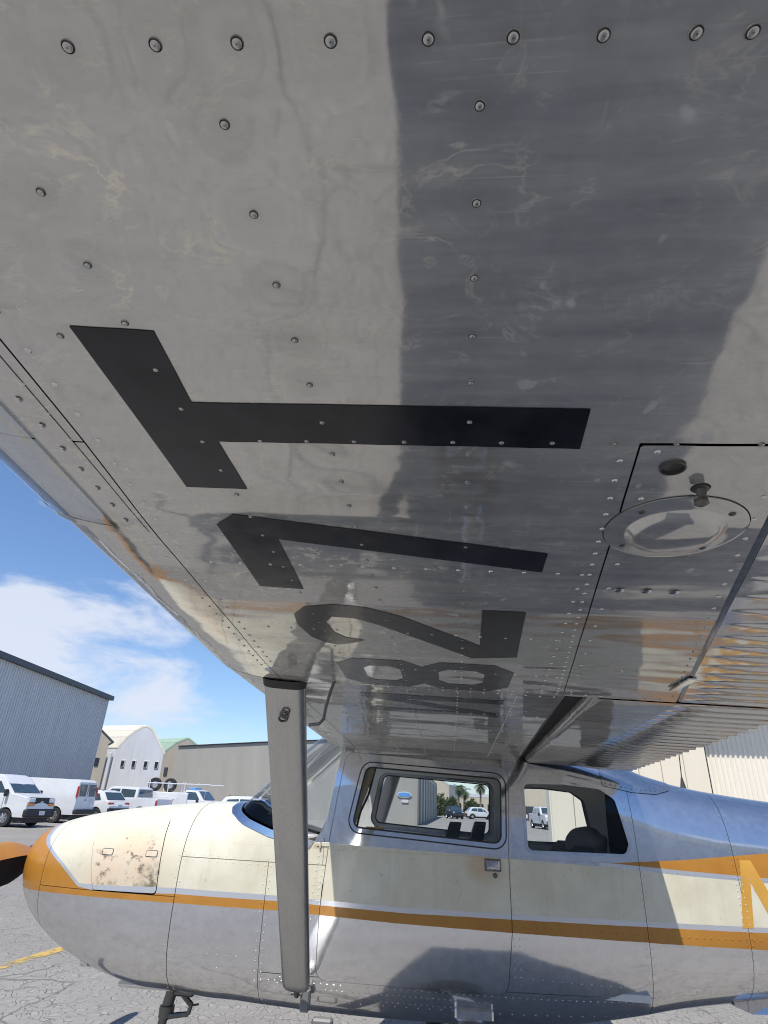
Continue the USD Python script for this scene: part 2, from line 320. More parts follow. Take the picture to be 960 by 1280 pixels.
    fine = g.noise(pos, 60, 5, .7); ccol = g.mix(g.maprange(fine, .66, .74, 0, .35), ccol, (.35, .30, .22))
    stk = g.noise(g.mapping(pos, (26, 1, 2.2)), 1.0, 4, .6); ccol = g.mix(g.maprange(stk, .54, .74, 0, .30), ccol, (.50, .45, .35))
    chip = g.noise(pos, 34, 3, .55); ccol = g.mix(g.maprange(chip, .69, .71, 0, .7), ccol, (.45, .43, .40))
    # rubbed patch at the door latch and hinge
    def blob(cx, cz, rx, rz):
        dx = g.m('multiply', g.m('subtract', X, cx), 1/rx); dz = g.m('multiply', g.m('subtract', Z, cz), 1/rz)
        return g.maprange(g.m('add', g.m('multiply', dx, dx), g.m('multiply', dz, dz)), .25, 1.2, 1, 0)
    ccol = g.mix(mul(blob(1.56, 1.36, .11, .09), g.maprange(n1, .35, .6, .3, .75)), ccol, (.55, .36, .20))
    ccol = g.mix(mul(blob(.70, 1.415, .16, .022), g.maprange(n2, .48, .60, 0, .9)), ccol, (.42, .31, .20))
    ocol = g.ramp(n1, [(.3, (.40, .172, .022)), (.7, (.48, .222, .036))])
    pc = g.mix(orange, ccol, ocol)
    h = g.noise(g.mapping(pos, (3.2, 3.2, 3.2)), 1.0, 2, .4); hg = g.noise(pos, 80, 3)
    nrm = g('bump', 'normal', height=hg, strength=1.0, distance=.00007)
    nrm = g('bump', 'normal', height=h, strength=1.0, distance=.0011, normal=nrm)
    metalc = metal_lobes(g, pos, nrm, sharp=.60, r1=.07, r2=.40, col=(.80, .80, .81), dull=(.60, .60, .61), scale=3, amp=.06)
    silv = g('principled_bsdf', 'BSDF', base_color=(.62, .64, .68), metallic=.6, roughness=.32, normal=nrm)
    paint = g('principled_bsdf', 'BSDF', base_color=pc, roughness=.34, coat_weight=.15, coat_roughness=.12, normal=nrm)
    base = g('mix_closure', 'closure', fac=silver, closure1=metalc, closure2=silv)
    return g.done('fuselage_paint', g('mix_closure', 'closure', fac=g.m('maximum', orange, cream), closure1=base, closure2=paint))
M_FUS = fuselage_material()

# ------------------------------------------------------------------ ground
def asphalt():
    g = G(); pos = g('geometry', 'position')
    w = g('noise_texture', 'color', vector=pos, scale=2.2, detail=3); wp = g('vector_math', 'vector', vector_math_type='x') if False else None
    warp = g('mix', 'color', mix_type='linear_light', fac=.16, color1=pos, color2=w)
    vr = g('voronoi_texture', 'distance', vector=g.mapping(warp, (1, .75, 0)), feature='distance_to_edge', scale=4.6)
    vr2 = g('voronoi_texture', 'distance', vector=g.mapping(warp, (1, .6, 0), (3, 5, 0)), feature='distance_to_edge', scale=15)
    n = g.noise(pos, .35, 4, .6); nf = g.noise(pos, 110, 2, .7); nm = g.noise(pos, 9, 4, .65)
    cw = g.maprange(nm, .40, .62, .004, .022)
    cr = g.m('subtract', 1.0, g('map_range', 'result', value=vr, from_min=.0, from_max=cw, to_min=0, to_max=1, clamp=True))
    cr2 = g.m('multiply', g.m('subtract', 1.0, g.maprange(vr2, 0, .05, 0, 1)), g.maprange(nm, .46, .60, 0, .8))
    crack = g.m('maximum', g.m('multiply', cr, g.maprange(g.noise(pos, .9, 4, .6), .42, .60, 0, .9)), cr2)
    col = g.ramp(n, [(.25, (.235, .222, .205)), (.5, (.285, .272, .253)), (.75, (.335, .32, .30))])
    col = g.mix(g.maprange(nf, .35, .65, 0, .6), col, (.165, .157, .147)); col = g.mix(g.maprange(nm, .5, .72, 0, .45), col, (.42, .40, .37))
    col = g.mix(g.m('multiply', crack, g.maprange(g.noise(pos, .6, 3), .38, .6, .25, .8)), col, (.06, .057, .053))
    tv = g('voronoi_texture', 'distance', vector=g.mapping(warp, (1, 1, 0), (7, 2, 0)), feature='distance_to_edge', scale=.42)
    tar = g.m('multiply', g.m('subtract', 1.0, g.maprange(tv, .0025, .006, 0, 1)), g.maprange(g.noise(pos, .21, 2), .46, .56, 0, .5)); col = g.mix(tar, col, (.06, .058, .055))
    oil = g.noise(pos, 1.7, 3, .5); col = g.mix(g.maprange(oil, .66, .74, 0, .5), col, (.10, .095, .09))
    h = g.m('subtract', g.m('add', g.m('multiply', nf, .25), g.m('multiply', nm, .6)), crack)
    nrm = g('bump', 'normal', height=h, strength=1.0, distance=.012)
    return g.done('old_asphalt', g('principled_bsdf', 'BSDF', base_color=col, roughness=.85, specular_ior_level=.25, normal=nrm))
M_ASPH = asphalt()
gm = grid(np.array([-1500, -200, -60, -20, 0, 20, 60, 200, 1500.]), np.array([-1500, -200, -60, -20, 0, 20, 60, 200, 1500.]), lambda U, V: np.stack([U, V, 0*U], -1))
tag(obj('ground', gm, M_ASPH), kind='structure')
def worn_line(name, col):
    g = G(); pos = g('geometry', 'position'); n = g.noise(pos, 9, 7, .7); n2 = g.noise(pos, 2.1, 3)
    p = g('principled_bsdf', 'BSDF', base_color=col, roughness=.8); t = g('transparent_bsdf', 'BSDF', color=(1, 1, 1))
    f = g.maprange(g.m('add', g.m('multiply', n, .7), g.m('multiply', n2, .3)), .43, .53, 0, .9)
    return g.done(name, g('mix_closure', 'closure', fac=f, closure1=t, closure2=p))
M_YLINE = worn_line('worn_yellow_paint', (.52, .36, .10)); M_WLINE = worn_line('worn_white_paint', (.6, .6, .58))
def ground_line(name, pts, w, mat):
    q = LineString(pts).buffer(w/2, cap_style=2); m = cut(q, lambda u, v: np.stack([u, v, 0*u+.004], -1), .5, .5)
    return tag(obj(name, m, mat), kind='structure')
ground_line('yellow_taxi_line', [(-5.0, .2), (-3.2, 2.55), (-3.09, 3.5), (-3.0, 8)], .16, M_YLINE)
for k in range(6): ground_line('parking_line', [(-19.5+1.6*k, 19.5+2.2*k), (-24.0+1.6*k, 22.0+2.2*k)], .11, M_YLINE if k == 1 else M_WLINE)

# ------------------------------------------------------------------ the aeroplane: shared surfaces
plane = thing('airplane', 'high-wing propeller aircraft of bare aluminium with cream body and orange gold stripe', 'airplane', (1.2, 0, 0))
ST=np.array([
(-1.43,0.1,1.295,1.210,1.110,2,2),
(-1.42,0.17,1.340,1.210,1.060,2.2,2),
(-1.39,0.25,1.385,1.210,1.005,2.3,2.1),
(-1.33,0.32,1.427,1.210,0.935,2.4,2.2),
(-1.2,0.395,1.478,1.200,0.835,2.4,2.3),
(-1,0.45,1.525,1.190,0.740,2.5,2.6),
(-0.7,0.5,1.570,1.180,0.650,2.6,2.9),
(-0.4,0.525,1.603,1.170,0.605,2.7,3.2),
(-0.22,0.535,1.620,1.160,0.605,2.7,3.4),
(0.02,0.552,1.630,1.150,0.595,2.75,3.7),
(0.1,0.555,1.703,1.150,0.595,2.8,3.7),
(0.3,0.56,1.890,1.155,0.590,3,3.9),
(0.66,0.57,2.120,1.170,0.580,3.8,4),
(1,0.575,2.150,1.170,0.575,4,4),
(1.6,0.575,2.120,1.170,0.580,4,4),
(2,0.56,2.070,1.170,0.610,3.6,3.8),
(2.35,0.535,1.980,1.170,0.655,3.6,3.4),
(2.62,0.51,1.875,1.180,0.700,3.4,3.1),
(3,0.465,1.800,1.190,0.745,3.2,2.8),
(4,0.35,1.710,1.240,0.865,2.9,2.4),
(5.2,0.21,1.620,1.320,1.070,2.1,2.2),
(6.4,0.06,1.500,1.380,1.240,2,2)])
FS=PchipInterpolator(ST[:,0],ST[:,1:],axis=0)
def fus(x,th):
    """left half: th -90 bottom..90 top, degrees"""
    x=np.asarray(x,float); th=np.radians(np.asarray(th,float))
    w,zt,zm,zb,nt,nb=np.moveaxis(FS(x),-1,0)
    up=th>=0; n=np.where(up,nt,nb); h=np.where(up,zt-zm,zm-zb)
    c=np.clip(np.cos(th),0,1)**(2/n); s=np.abs(np.sin(th))**(2/n)
    return np.stack([x,-w*c,zm+np.sign(th)*h*s],-1)
def theta(x,z):
    w,zt,zm,zb,nt,nb=np.moveaxis(FS(np.asarray(x,float)),-1,0); z=np.asarray(z,float)
    up=z>=zm; n=np.where(up,nt,nb); h=np.where(up,zt-zm,zm-zb)
    r=np.clip(np.abs(z-zm)/h,0,1)**(n/2)
    return np.sign(z-zm)*np.degrees(np.arcsin(r))
def yside(x,z):
    w,zt,zm,zb,nt,nb=np.moveaxis(FS(np.asarray(x,float)),-1,0)
    up=z>=zm; n=np.where(up,nt,nb); h=np.where(up,zt-zm,zm-zb)
    r=np.abs(z-zm)/h
    return np.where(r<=1,-w*np.clip(1-r**n,0,1)**(1/n),0.0), r

# ------------------------------------------------------------------ fuselage panels
def to_v(pts, d=.02):
    p = densify(pts, d); x = np.clip(p[:, 0], -1.43, 6.4); return np.stack([x, theta(x, p[:, 1])/90], 1)
def xz(pts, d=.02): return Polygon(to_v(pts, d)).buffer(0)
def surf(off=0.0):
    def fn(u, v):
        P = fus(u, v*90)
        if off:
            e = 1e-3; tx = fus(np.clip(u+e, -1.43, 6.4), v*90)-fus(np.clip(u-e, -1.43, 6.4), v*90); tv = fus(u, np.clip(v+e, -1, 1)*90)-fus(u, np.clip(v-e, -1, 1)*90)
            n = np.cross(tx, tv); n /= np.maximum(np.linalg.norm(n, axis=-1, keepdims=True), 1e-12)
            n = np.where((n[..., 1:2] > 0) & (np.abs(n[..., 1:2]) > 1e-3), -n, n); P = P+n*off
        P[..., 1] = np.minimum(P[..., 1], 0.0)
        return P
    return fn
def sideof(P):      # windings so that normals look outward (left half)
    return P
BOT, TOP = .3, 2.6
def skin(name, poly, mat=M_FUS, off=0.0, both=True, parent=None, du=.03, dv=.03, label=None, joined=False):
    """a fuselage skin panel: left one, and its twin on the right (one mesh when joined across the centre line)"""
    m = cut(poly, surf(off), du, dv, (0, -1.02)); out = []
    if m.face_normals[:, 1].mean() > 0: m.invert()
    if joined:
        q = trimesh.util.concatenate([m, mirror(m)]); q.merge_vertices(digits_vertex=5); return [obj(name, q, mat, parent or plane, 35, True, label)]
    out.append(obj(name, m, mat, parent or plane, 35, True, label))
    if both: out.append(obj(name, mirror(m), mat, plane if parent is None else parent, 35, True))
    return out
DOOR = rounded([(.735, 1.935), (.672, 1.45), (.645, 1.1), (.645, .785), (1.665, .785), (1.70, 1.06), (1.70, 1.43), (1.725, 1.875)], .055)
DOORV = Polygon(to_v(list(DOOR.exterior.coords)))
WIN = rounded([(.850, 1.872), (1.698, 1.832), (1.682, 1.452), (.775, 1.503)], .062)
WIN2 = rounded([(1.80, 1.802), (2.05, 1.808), (2.26, 1.79), (2.345, 1.735), (2.388, 1.50), (2.36, 1.44), (1.80, 1.437)], .04)
wv = lambda w: Polygon(to_v(list(w.exterior.coords)))
gap = .0035
def rect(x0, x1, z0, z1): return xz([(x0, z0), (x1, z0), (x1, z1), (x0, z1)])
WSH = xz([(.035, 2.6), (.035, 1.605), (.06, 1.58), (.153, 1.535), (.307, 1.487), (.583, 1.44), (.605, 1.47), (.651, 1.573), (.695, 1.90), (.705, 2.3), (.705, 2.6)])
CDOOR = rounded([(-.757, 1.123), (-.842, 1.372), (-.785, 1.468), (-.47, 1.513), (-.385, 1.505), (-.362, 1.356), (-.345, 1.127)], .02)
CDV = wv(CDOOR)
skin('nose_bowl', rect(-1.43, -1.152, BOT, TOP), joined=True)
up = rect(-1.149, -.2275, 1.120, TOP)
skin('upper_cowl', up.difference(CDV.buffer(gap)), joined=True)
skin('lower_cowl', rect(-1.149, -.2275, BOT, 1.117), joined=True)
cd = skin('cowl_door', CDV, off=.003, label='faded peach engine door with dark mould stains')[0]
for xx, zz in ((-.715, 1.32), (-.42, 1.325)):
    lp = rounded([(xx-.035, zz-.014), (xx+.035, zz-.014), (xx+.035, zz+.014), (xx-.035, zz+.014)], .006)
    skin('latch', wv(lp), off=.0055, both=False, parent=cd)
    skin('latch_slot', wv(lp.buffer(.004)), mat=M_STEEL, off=.0038, both=False, parent=cd)
deck = rect(-.2235, .64, 1.322, TOP).difference(WSH.buffer(.0)); deck = deck.difference(DOORV.buffer(gap))
skin('deck_panel', deck.intersection(sbox(-.23, -2, .6405, 2)), joined=True)
skin('forward_side_panel', rect(-.2235, .318, BOT, 1.319), joined=True)
side = rect(.321, .72, .80, 1.319).difference(DOORV.buffer(gap)); skin('door_post_panel', side)
pil = rect(.60, .80, 1.3225, TOP).difference(rect(.5, .6425, 1.30, 1.46)).difference(WSH).difference(DOORV.buffer(gap)); skin('windshield_post', pil)
skin('belly_panel', rect(.321, 2.418, BOT, .797).difference(DOORV.buffer(gap)), joined=True)
rc = rect(1.60, 2.418, .80, 2.02).difference(DOORV.buffer(gap)).difference(wv(WIN2)); rc = rc.intersection(sbox(1.62, -1, 2.418, 1)).difference(rect(1.5, 1.69, 1.87, 2.02))
skin('rear_cabin_panel', max(getattr(rc, 'geoms', [rc]), key=lambda h: h.area))
roof = rect(.707, 2.62, 1.93, TOP).difference(DOORV.buffer(gap)).difference(rc.buffer(.001)).intersection(sbox(.707, 0, 2.418, 1.1))
skin('cabin_roof', roof, joined=True)
skin('tail_panel', rect(2.4205, 2.955, BOT, TOP), joined=True)
skin('tail_panel', rect(2.9575, 4.6, BOT, TOP), joined=True)
skin('tail_panel', rect(4.6025, 6.39, BOT, TOP), joined=True, du=.06)
# dark bay behind the joints
skin('inner_frame', rect(-1.40, .60, BOT, TOP).difference(WSH.buffer(.02)), mat=M_DARK, off=-.012, joined=True, du=.06, dv=.06)
skin('inner_frame', rect(2.25, 6.3, BOT, TOP).difference(wv(WIN2).buffer(.03)), mat=M_DARK, off=-.012, joined=True, du=.08, dv=.06)
# doors with window frames, panes, handles
for sgn in (-1, 1):
    dm = cut(DOORV.difference(wv(WIN)), surf(0.002), .03, .03, (0, -1.02))
    if dm.face_normals[:, 1].mean() > 0: dm.invert()
    f = (lambda m: m) if sgn < 0 else mirror
    dr = obj('door', f(dm), M_FUS, plane, 35, True)
    ring = lambda a, b: wv(WIN.buffer(a)).difference(wv(WIN.buffer(b)))
    obj('gasket', f(cut(ring(.012, .0045), surf(.0045), .03, .03, (0, -1.02))), M_RUBBER, dr, 35, True)
    obj('window_frame', f(cut(ring(.0045, -.017), surf(.007), .03, .03, (0, -1.02))), M_POLISH, dr, 35, True)
    obj('inner_gasket', f(cut(ring(-.017, -.026), surf(.004), .03, .03, (0, -1.02))), M_RUBBER, dr, 35, True)
    obj('window_pane', f(cut(wv(WIN.buffer(-.02)), surf(-.004), .06, .06, (0, -1.02))), M_GLASS, dr, 35, True)
    if sgn < 0:
        y0 = float(yside(1.60, 1.37)[0])
        h = [rbox((1.61, y0-.006, 1.368), (.078, .014, .05), .006)]; obj('handle', h, M_POLISH, dr, False, True)
        obj('handle_recess', bx((1.61, y0-.001, 1.368), (.09, .006, .062)), M_STEEL, dr, False, True)
        obj('lock', lathe([(.001, -.007), (.011, -.006), (.013, 0)], 14, 'y', (1.622, y0-.003, 1.318)), M_STEEL, dr, 35, True)
        for zz in (1.425,):
            yy = float(yside(.66, zz)[0]); obj('hinge', [rbox((.70, yy-.001, zz), (.20, .006, .022), .0025), cyl((.62, yy-.006, zz-.018), (.62, yy-.006, zz+.018), .006, 10)], M_FUS, dr, False, True)
    w2 = obj('rear_window', f(cut(wv(WIN2.buffer(.004)), surf(-.005), .06, .06, (0, -1.02))), M_GLASS, plane, 35, True)
    obj('window_frame', f(cut(wv(WIN2.buffer(.004)).difference(wv(WIN2.buffer(-.012))), surf(.002), .03, .03, (0, -1.02))), M_POLISH, w2, 35, True)
# windshield
wm = cut(WSH.buffer(-.012), surf(-.002), .04, .04, (0, -1.02)); wm = trimesh.util.concatenate([wm, mirror(wm)]); wm.merge_vertices(digits_vertex=5)
ws = obj('windshield', wm, M_GLASS, plane, 40, True)
col = xz([(-.03, 2.6), (-.03, 1.59), (.0, 1.557), (.12, 1.503), (.30, 1.448), (.555, 1.400), (.583, 1.44), (.307, 1.487), (.153, 1.535), (.06, 1.58), (.035, 1.605), (.035, 2.6)])
cm = cut(col.difference(DOORV.buffer(gap)), surf(.0035), .03, .03, (0, -1.02)); cm = trimesh.util.concatenate([cm, mirror(cm)])
obj('windshield_collar', cm, M_POLISH, ws, 40, True)
# cabin: lining, floor, panel, seats, rear shelf
lin = rect(.30, 2.50, BOT, TOP).difference(WSH.buffer(.03)).difference(wv(WIN.buffer(.012))).difference(wv(WIN2.buffer(.012)))
obj('cabin_lining', (lambda m: trimesh.util.concatenate([m, mirror(m)]))(cut(lin, surf(-.045), .06, .05, (0, -1.02))), M_LINER, plane, 35, True)
pl_ = xz([(-.03, 2.6), (-.03, 1.60), (.0, 1.57), (.12, 1.513), (.30, 1.458), (.57, 1.408), (.80, 1.38), (.80, 2.6)]).difference(WSH.buffer(.004)).difference(wv(WIN.buffer(.012)))
obj('post_lining', (lambda m: trimesh.util.concatenate([m, mirror(m)]))(cut(pl_, surf(-.010), .03, .04, (0, -1.02))), plain('pale_grey_trim', (.36, .355, .34), .7), plane, 35, True)
obj('cabin_floor', bx((1.35, 0, .80), (2.1, 1.0, .03)), M_LINER, plane, False, True)
obj('instrument_panel', [rbox((.36, 0, 1.20), (.10, .96, .44), .03), rbox((.30, 0, 1.415), (.22, .92, .03), .012)], M_LINER, plane, False, True)
for yy in (-.22, .24):
    yk = obj('control_yoke', [tube([(.41, yy, 1.34), (.62, yy, 1.34)], .012), tube([(.62, yy-.13, 1.40), (.62, yy-.12, 1.34), (.62, yy, 1.33), (.62, yy+.12, 1.34), (.62, yy+.13, 1.40)], .014)], M_RUBBER, plane, 40, True)
    cush = trimesh.convex.convex_hull(np.array([(x+dx*.04, yy+y*(.22-.02*abs(dx)), z) for x, z in ((.92, .98), (1.38, .95), (.92, 1.10), (1.38, 1.06)) for y in (-1, 1) for dx in (-1, 0, 1)]))
    s_ = obj('seat', cush, M_SEAT, plane, 30, True)
    back = trimesh.convex.convex_hull(np.array([(1.36+t*.10+dx, yy+y, 1.03+t*.42) for t, w in ((0, .19), (.5, .21), (.92, .19), (1., .165)) for y in (-w, w) for dx in (-.04, .04)])); obj('seat_back', back, M_SEAT, s_, 30, True)
for yy, x0 in ((-.22, 1.36), (.24, 1.535)):
    hr = trimesh.convex.convex_hull(np.array([(x0+.02+t*.035+dx, yy+y, 1.41+t*.155) for t, w in ((0, .12), (.5, .13), (.9, .115), (1, .08)) for y in (-w, w) for dx in (-.055*(1-.25*t*t), .03)])); obj('headrest', hr, M_SEAT, plane, 30, True)
obj('rear_bench', [rbox((2.16, 0, 1.30), (.16, .9, .34), .05), rbox((1.95, 0, 1.06), (.5, .9, .14), .04)], M_SEAT, plane, 30, True)
bag = trimesh.creation.icosphere(subdivisions=3, radius=1); bag.vertices = bag.vertices*[.12, .22, .10]+[2.22, -.12, 1.47]; bag.vertices += (meshkit.noise(bag.vertices*22, 3)[:, None]-.5)*.03
obj('bench_top_cushion', bag, plain('grey_bag', (.15, .15, .155), .85), plane, True, True)
for s in (-1,):
    fw = float(yside(.80, 1.7)[0])
    obj('door_post_trim', tube([(.735, s*.49, 1.44), (.765, s*.485, 1.52), (.81, s*.472, 1.66), (.862, s*.45, 1.80), (.885, s*.43, 1.90)], [.034, .038, .036, .034, .034], 12), M_TAN, plane, 40, True)
    obj('post_cable', tube([(.80, s*.46, 1.46), (.83, s*.46, 1.60), (.875, s*.45, 1.70), (.91, s*.43, 1.86)], .007, 8), M_RUBBER, plane, 40, True)
obj('placard', rbox((.87, 0, 1.492), (.12, .05, .034), .004), M_YELLOW, plane, False, True)
obj('glare_shield_trim', rbox((.86, .36, 1.455), (.5, .04, .05), .012), M_LINER, plane, False, True)

# side registration letter on the tail, and the start of the next one
def zat(x, z): return (x, z)
def oval8(x0, x1, z0, z1, w):
    zm = (z0+z1)/2; o = sbox(x0+.03, z0+.03, x1-.03, zm-.02).buffer(.03).union(sbox(x0+.03, zm-.02, x1-.03, z1-.03).buffer(.03))
    return o.difference(sbox(x0+w+.01, z0+w+.01, x1-w-.01, zm-w*.5-.01).buffer(.01)).difference(sbox(x0+w+.01, zm+w*.5+.01, x1-w-.01, z1-w-.01).buffer(.01))
NP = [Polygon([(2.926, 1.132), (2.985, 1.449), (3.045, 1.449), (3.135, 1.235), (3.160, 1.449), (3.222, 1.449), (3.168, 1.132), (3.108, 1.132), (3.018, 1.345), (2.986, 1.132)])]
for p in NP: skin('registration_letter', wv(p), mat=M_NLET, off=.0012, both=True, du=.03, dv=.03)
p8 = oval8(3.26, 3.47, 1.132, 1.449, .055); skin('registration_letter', Polygon(to_v(list(p8.exterior.coords)), [to_v(list(r.coords)) for r in p8.interiors]), mat=M_NLET, off=.0012)

# rivet rows on the body, joined: each is only a few pixels
def dome(c, n, r, h, k=6):
    n = n/np.linalg.norm(n); a = np.cross(n, [0, 0, 1.]) if abs(n[2]) < .9 else np.cross(n, [1., 0, 0]); a /= np.linalg.norm(a); b = np.cross(n, a)
    t = np.linspace(0, 2*math.pi, k, endpoint=False); ring = np.cos(t)[:, None]*a+np.sin(t)[:, None]*b
    v = np.vstack([c+ring*r-n*.0005, c+ring*r*.62+n*h*.8, [c+n*h]]); f = []
    for j in range(k):
        j2 = (j+1) % k; f += [(j, j2, k+j2), (j, k+j2, k+j), (k+j, k+j2, 2*k)]
    return v, np.array(f)
RV, RF, RN = [], [], 0
def rivet_row(pts, step=.032, r=.0046, h=.0024, off=.0):
    global RN
    L = LineString(pts); m = max(2, int(L.length/step))
    for k in range(m+1):
        p = L.interpolate(k/m, True); u, v = p.x, float(theta(p.x, p.y))/90
        if not -1 < v < 1: continue
        P = surf(off)(np.array([u]), np.array([v]))[0]; Q = surf(off+.01)(np.array([u]), np.array([v]))[0]
        v_, f_ = dome(P, Q-P, r*random.uniform(.9, 1.1), h); RV.append(v_); RF.append(f_+RN); RN += len(v_)
R = rivet_row
R([(-.205, .66), (-.205, 1.0), (-.212, 1.3), (-.22, 1.58)], .075, .0055, .0022); R([(-.243, .66), (-.243, 1.3), (-.25, 1.55)], .11, .005, .002)
R([(.335, .62), (.335, 1.30)], .035); R([(.30, .62), (.30, 1.30)], .045); R([(.08, .80), (.08, 1.07)], .08)
R([(-.2, .86), (.30, .86)], .055); R([(-.2, 1.335), (.62, 1.335)], .05, .0035); R([(-.2, 1.305), (.31, 1.305)], .05, .0035)
R([(.40, .70), (.62, 1.10), (.64, 1.30)], .03); R([(.58, 1.08), (.62, 1.40)], .035)
for dx in (.012, .030): R([(.66+dx, 1.50), (.70+dx, 1.70), (.722+dx*.6, 1.90)], .024, .0045)
R([(.62, 1.42), (1.68, 1.395), (2.30, 1.38)], .042); R([(.72, 1.455), (1.70, 1.412), (2.35, 1.39)], .036)
R([(.70, .845), (1.60, .845)], .05); R([(.38, .765), (2.35, .775)], .036); R([(.70, .74), (1.55, .74)], .03); R([(1.0, .705), (1.4, .705)], .03); R([(.40, .68), (2.30, .70)], .06)
for xx in (1.718, 1.748): R([(xx+.012, 1.85), (xx-.006, 1.40), (xx-.010, .83)], .034)
for xx in (1.775,): R([(xx, 1.85), (xx, 1.42)], .04)
R([(1.82, 1.835), (2.06, 1.84), (2.30, 1.815), (2.375, 1.745), (2.42, 1.50), (2.395, 1.42), (1.80, 1.415)], .034)
for xx in (2.405, 2.437): R([(xx+.01, 1.75), (xx, 1.40), (xx-.005, .80)], .036)
for xx in (2.94, 2.972): R([(xx+.004, 1.70), (xx, 1.40), (xx-.01, .84)], .030)
R([(1.72, 1.085), (2.4, 1.08), (3.4, 1.078), (4.5, 1.06)], .038); R([(2.43, .83), (3.4, .85)], .036); R([(2.5, 1.375), (3.6, 1.34)], .03, .0035); R([(1.75, .86), (2.40, .84)], .05)
R([(1.76, 1.36), (2.0, 1.33)], .11, .005); R([(1.78, 1.175), (2.3, 1.165)], .20, .005)
R([(-1.13, 1.14), (-1.13, 1.30), (-1.12, 1.45)], .07, .005); R([(-1.165, 1.14), (-1.165, 1.40)], .08, .005); R([(-1.10, 1.085), (-.30, 1.085)], .13, .005)
R([(.735, 1.945), (1.71, 1.89)], .04)
RVn, RFn = np.vstack(RV), np.vstack(RF); rv = trimesh.Trimesh(RVn, RFn, process=False)
obj('body_rivets', trimesh.util.concatenate([rv, mirror(rv)]), M_FUS, plane, 40, True, kind='stuff')

# ------------------------------------------------------------------ wings
INC = DIH = .035; ZW = 2.02
YR, YB, YT = -.47, -2.46, -5.48          # root, strut rib, tip
def plane_z(x, y): return ZW+DIH*(YB-.08-y)-INC*(x-.84)
def x_le(y): return .57+.075*np.maximum(0, YB-y)
def x_te(y): return 2.45-.135*np.maximum(0, YB-y)
def x_hinge(y): return 2.085-.222*np.maximum(0, YB-y)
def x_rear(y): return np.interp(-y, [.4, 2.46, 2.5, 3.56, 3.85, 5.5], [1.785, 1.737, 1.735, 1.630, 1.601, 1.44])
def x_seam(y): return np.interp(-y, [.4, 2.667, 3.27, 3.57, 3.86, 5.5], [.80, .812, .853, .872, .901, 1.03])
SCREWS = []        # filled below: (x, y, dimple depth)
def low(x, y, dents=True):
    """underside: nearly flat, rolling up into the leading edge; shallow dents round the screws, slack skin between the ribs"""
    x, y = np.asarray(x, float), np.asarray(y, float)
    z = plane_z(x, y); t = np.clip((x-x_le(y))/.26, 0, 1); z = z+.075*(1-np.sqrt(np.clip(1-(1-t)**2.2, 0, 1)))
    rib = np.abs(((-y-.42)/.405) % 1-.5)*2; z = z+.0016*np.clip(1-rib**2, 0, 1)*np.clip(t, 0, 1)
    if dents and len(SCREWS):
        S = np.array(SCREWS); zz = np.zeros_like(z)
        for sx, sy, d in S:
            near = (np.abs(x-sx) < .08) & (np.abs(y-sy) < .08)
            if near.any(): zz[near] += d*1.5*np.exp(-((x[near]-sx)**2+(y[near]-sy)**2)/(2*.019**2))
        z = z+zz
    return z
def ribline(y, xs, d=.0003): return [(x, y, d) for x in xs]
ROWS_BIG = [(x, -4.282+.046*(x-1.141), .0007) for x in (.905, .965, 1.025, 1.083, 1.141, 1.198, 1.250, 1.308, 1.367, 1.417, 1.469, 1.521, 1.552)]
for xx, y0 in ((1.062, -4.19), (1.226, -4.231), (1.399, -4.233), (1.566, -4.197)):
    for k in range(26):
        y = y0+.0672*k*(1 if True else 1)
        xq = xx+(.004*k if xx > 1.5 else .0006*k)
        if y < -2.5 and xq < x_rear(y)-.03 and xq > x_seam(y)+.04: ROWS_BIG.append((xx+(.004*k if xx > 1.5 else .0006*k), y, .00045 if k < 8 else .0002))
ROWS_BIG += [(x, -3.857, .0003) for x in (1.142, 1.202, 1.262, 1.324, 1.383, 1.441, 1.5, 1.57, 1.64, 1.732)]
ROWS_BIG += [(x, -4.04, .00035) for x in (.985,)]
ROWS_MED = []
for yy in (-3.46, -3.06, -2.70):
    ROWS_MED += [(x, yy, .0001) for x in np.arange(.93, x_rear(yy)-.02, .058)]
for y in np.arange(-4.9, -2.50, .055): ROWS_MED += [(x_seam(y)+.022, y, .0001), (x_seam(y)-.020, y, .0001)]
for y in np.arange(-3.82, -2.50, .045): ROWS_MED += [(x_rear(y)-.018, y, .0001)]
for y in np.arange(-3.84, -2.50, .11): ROWS_MED += [(x_rear(y)+.022, y, .0001)]
for y in np.arange(-3.8, -2.5, .06): ROWS_MED += [(x_hinge(y)-.016, y, .0)]
ROWS_MED += [(x, -2.485, .0) for x in np.arange(.86, 2.05, .045)]+[(x, -2.435, .0) for x in np.arange(.86, 1.72, .045)]
for yy in (-2.05, -1.65, -1.24, -.84): ROWS_MED += [(x, yy, .0) for x in np.arange(.86, 1.74, .05)]
for xx in (1.07, 1.235, 1.405, 1.60): ROWS_MED += [(xx, y, .0) for y in np.arange(-2.40, -.6, .055)]
SCREWS[:] = [s for s in ROWS_BIG if s[2] > 0]

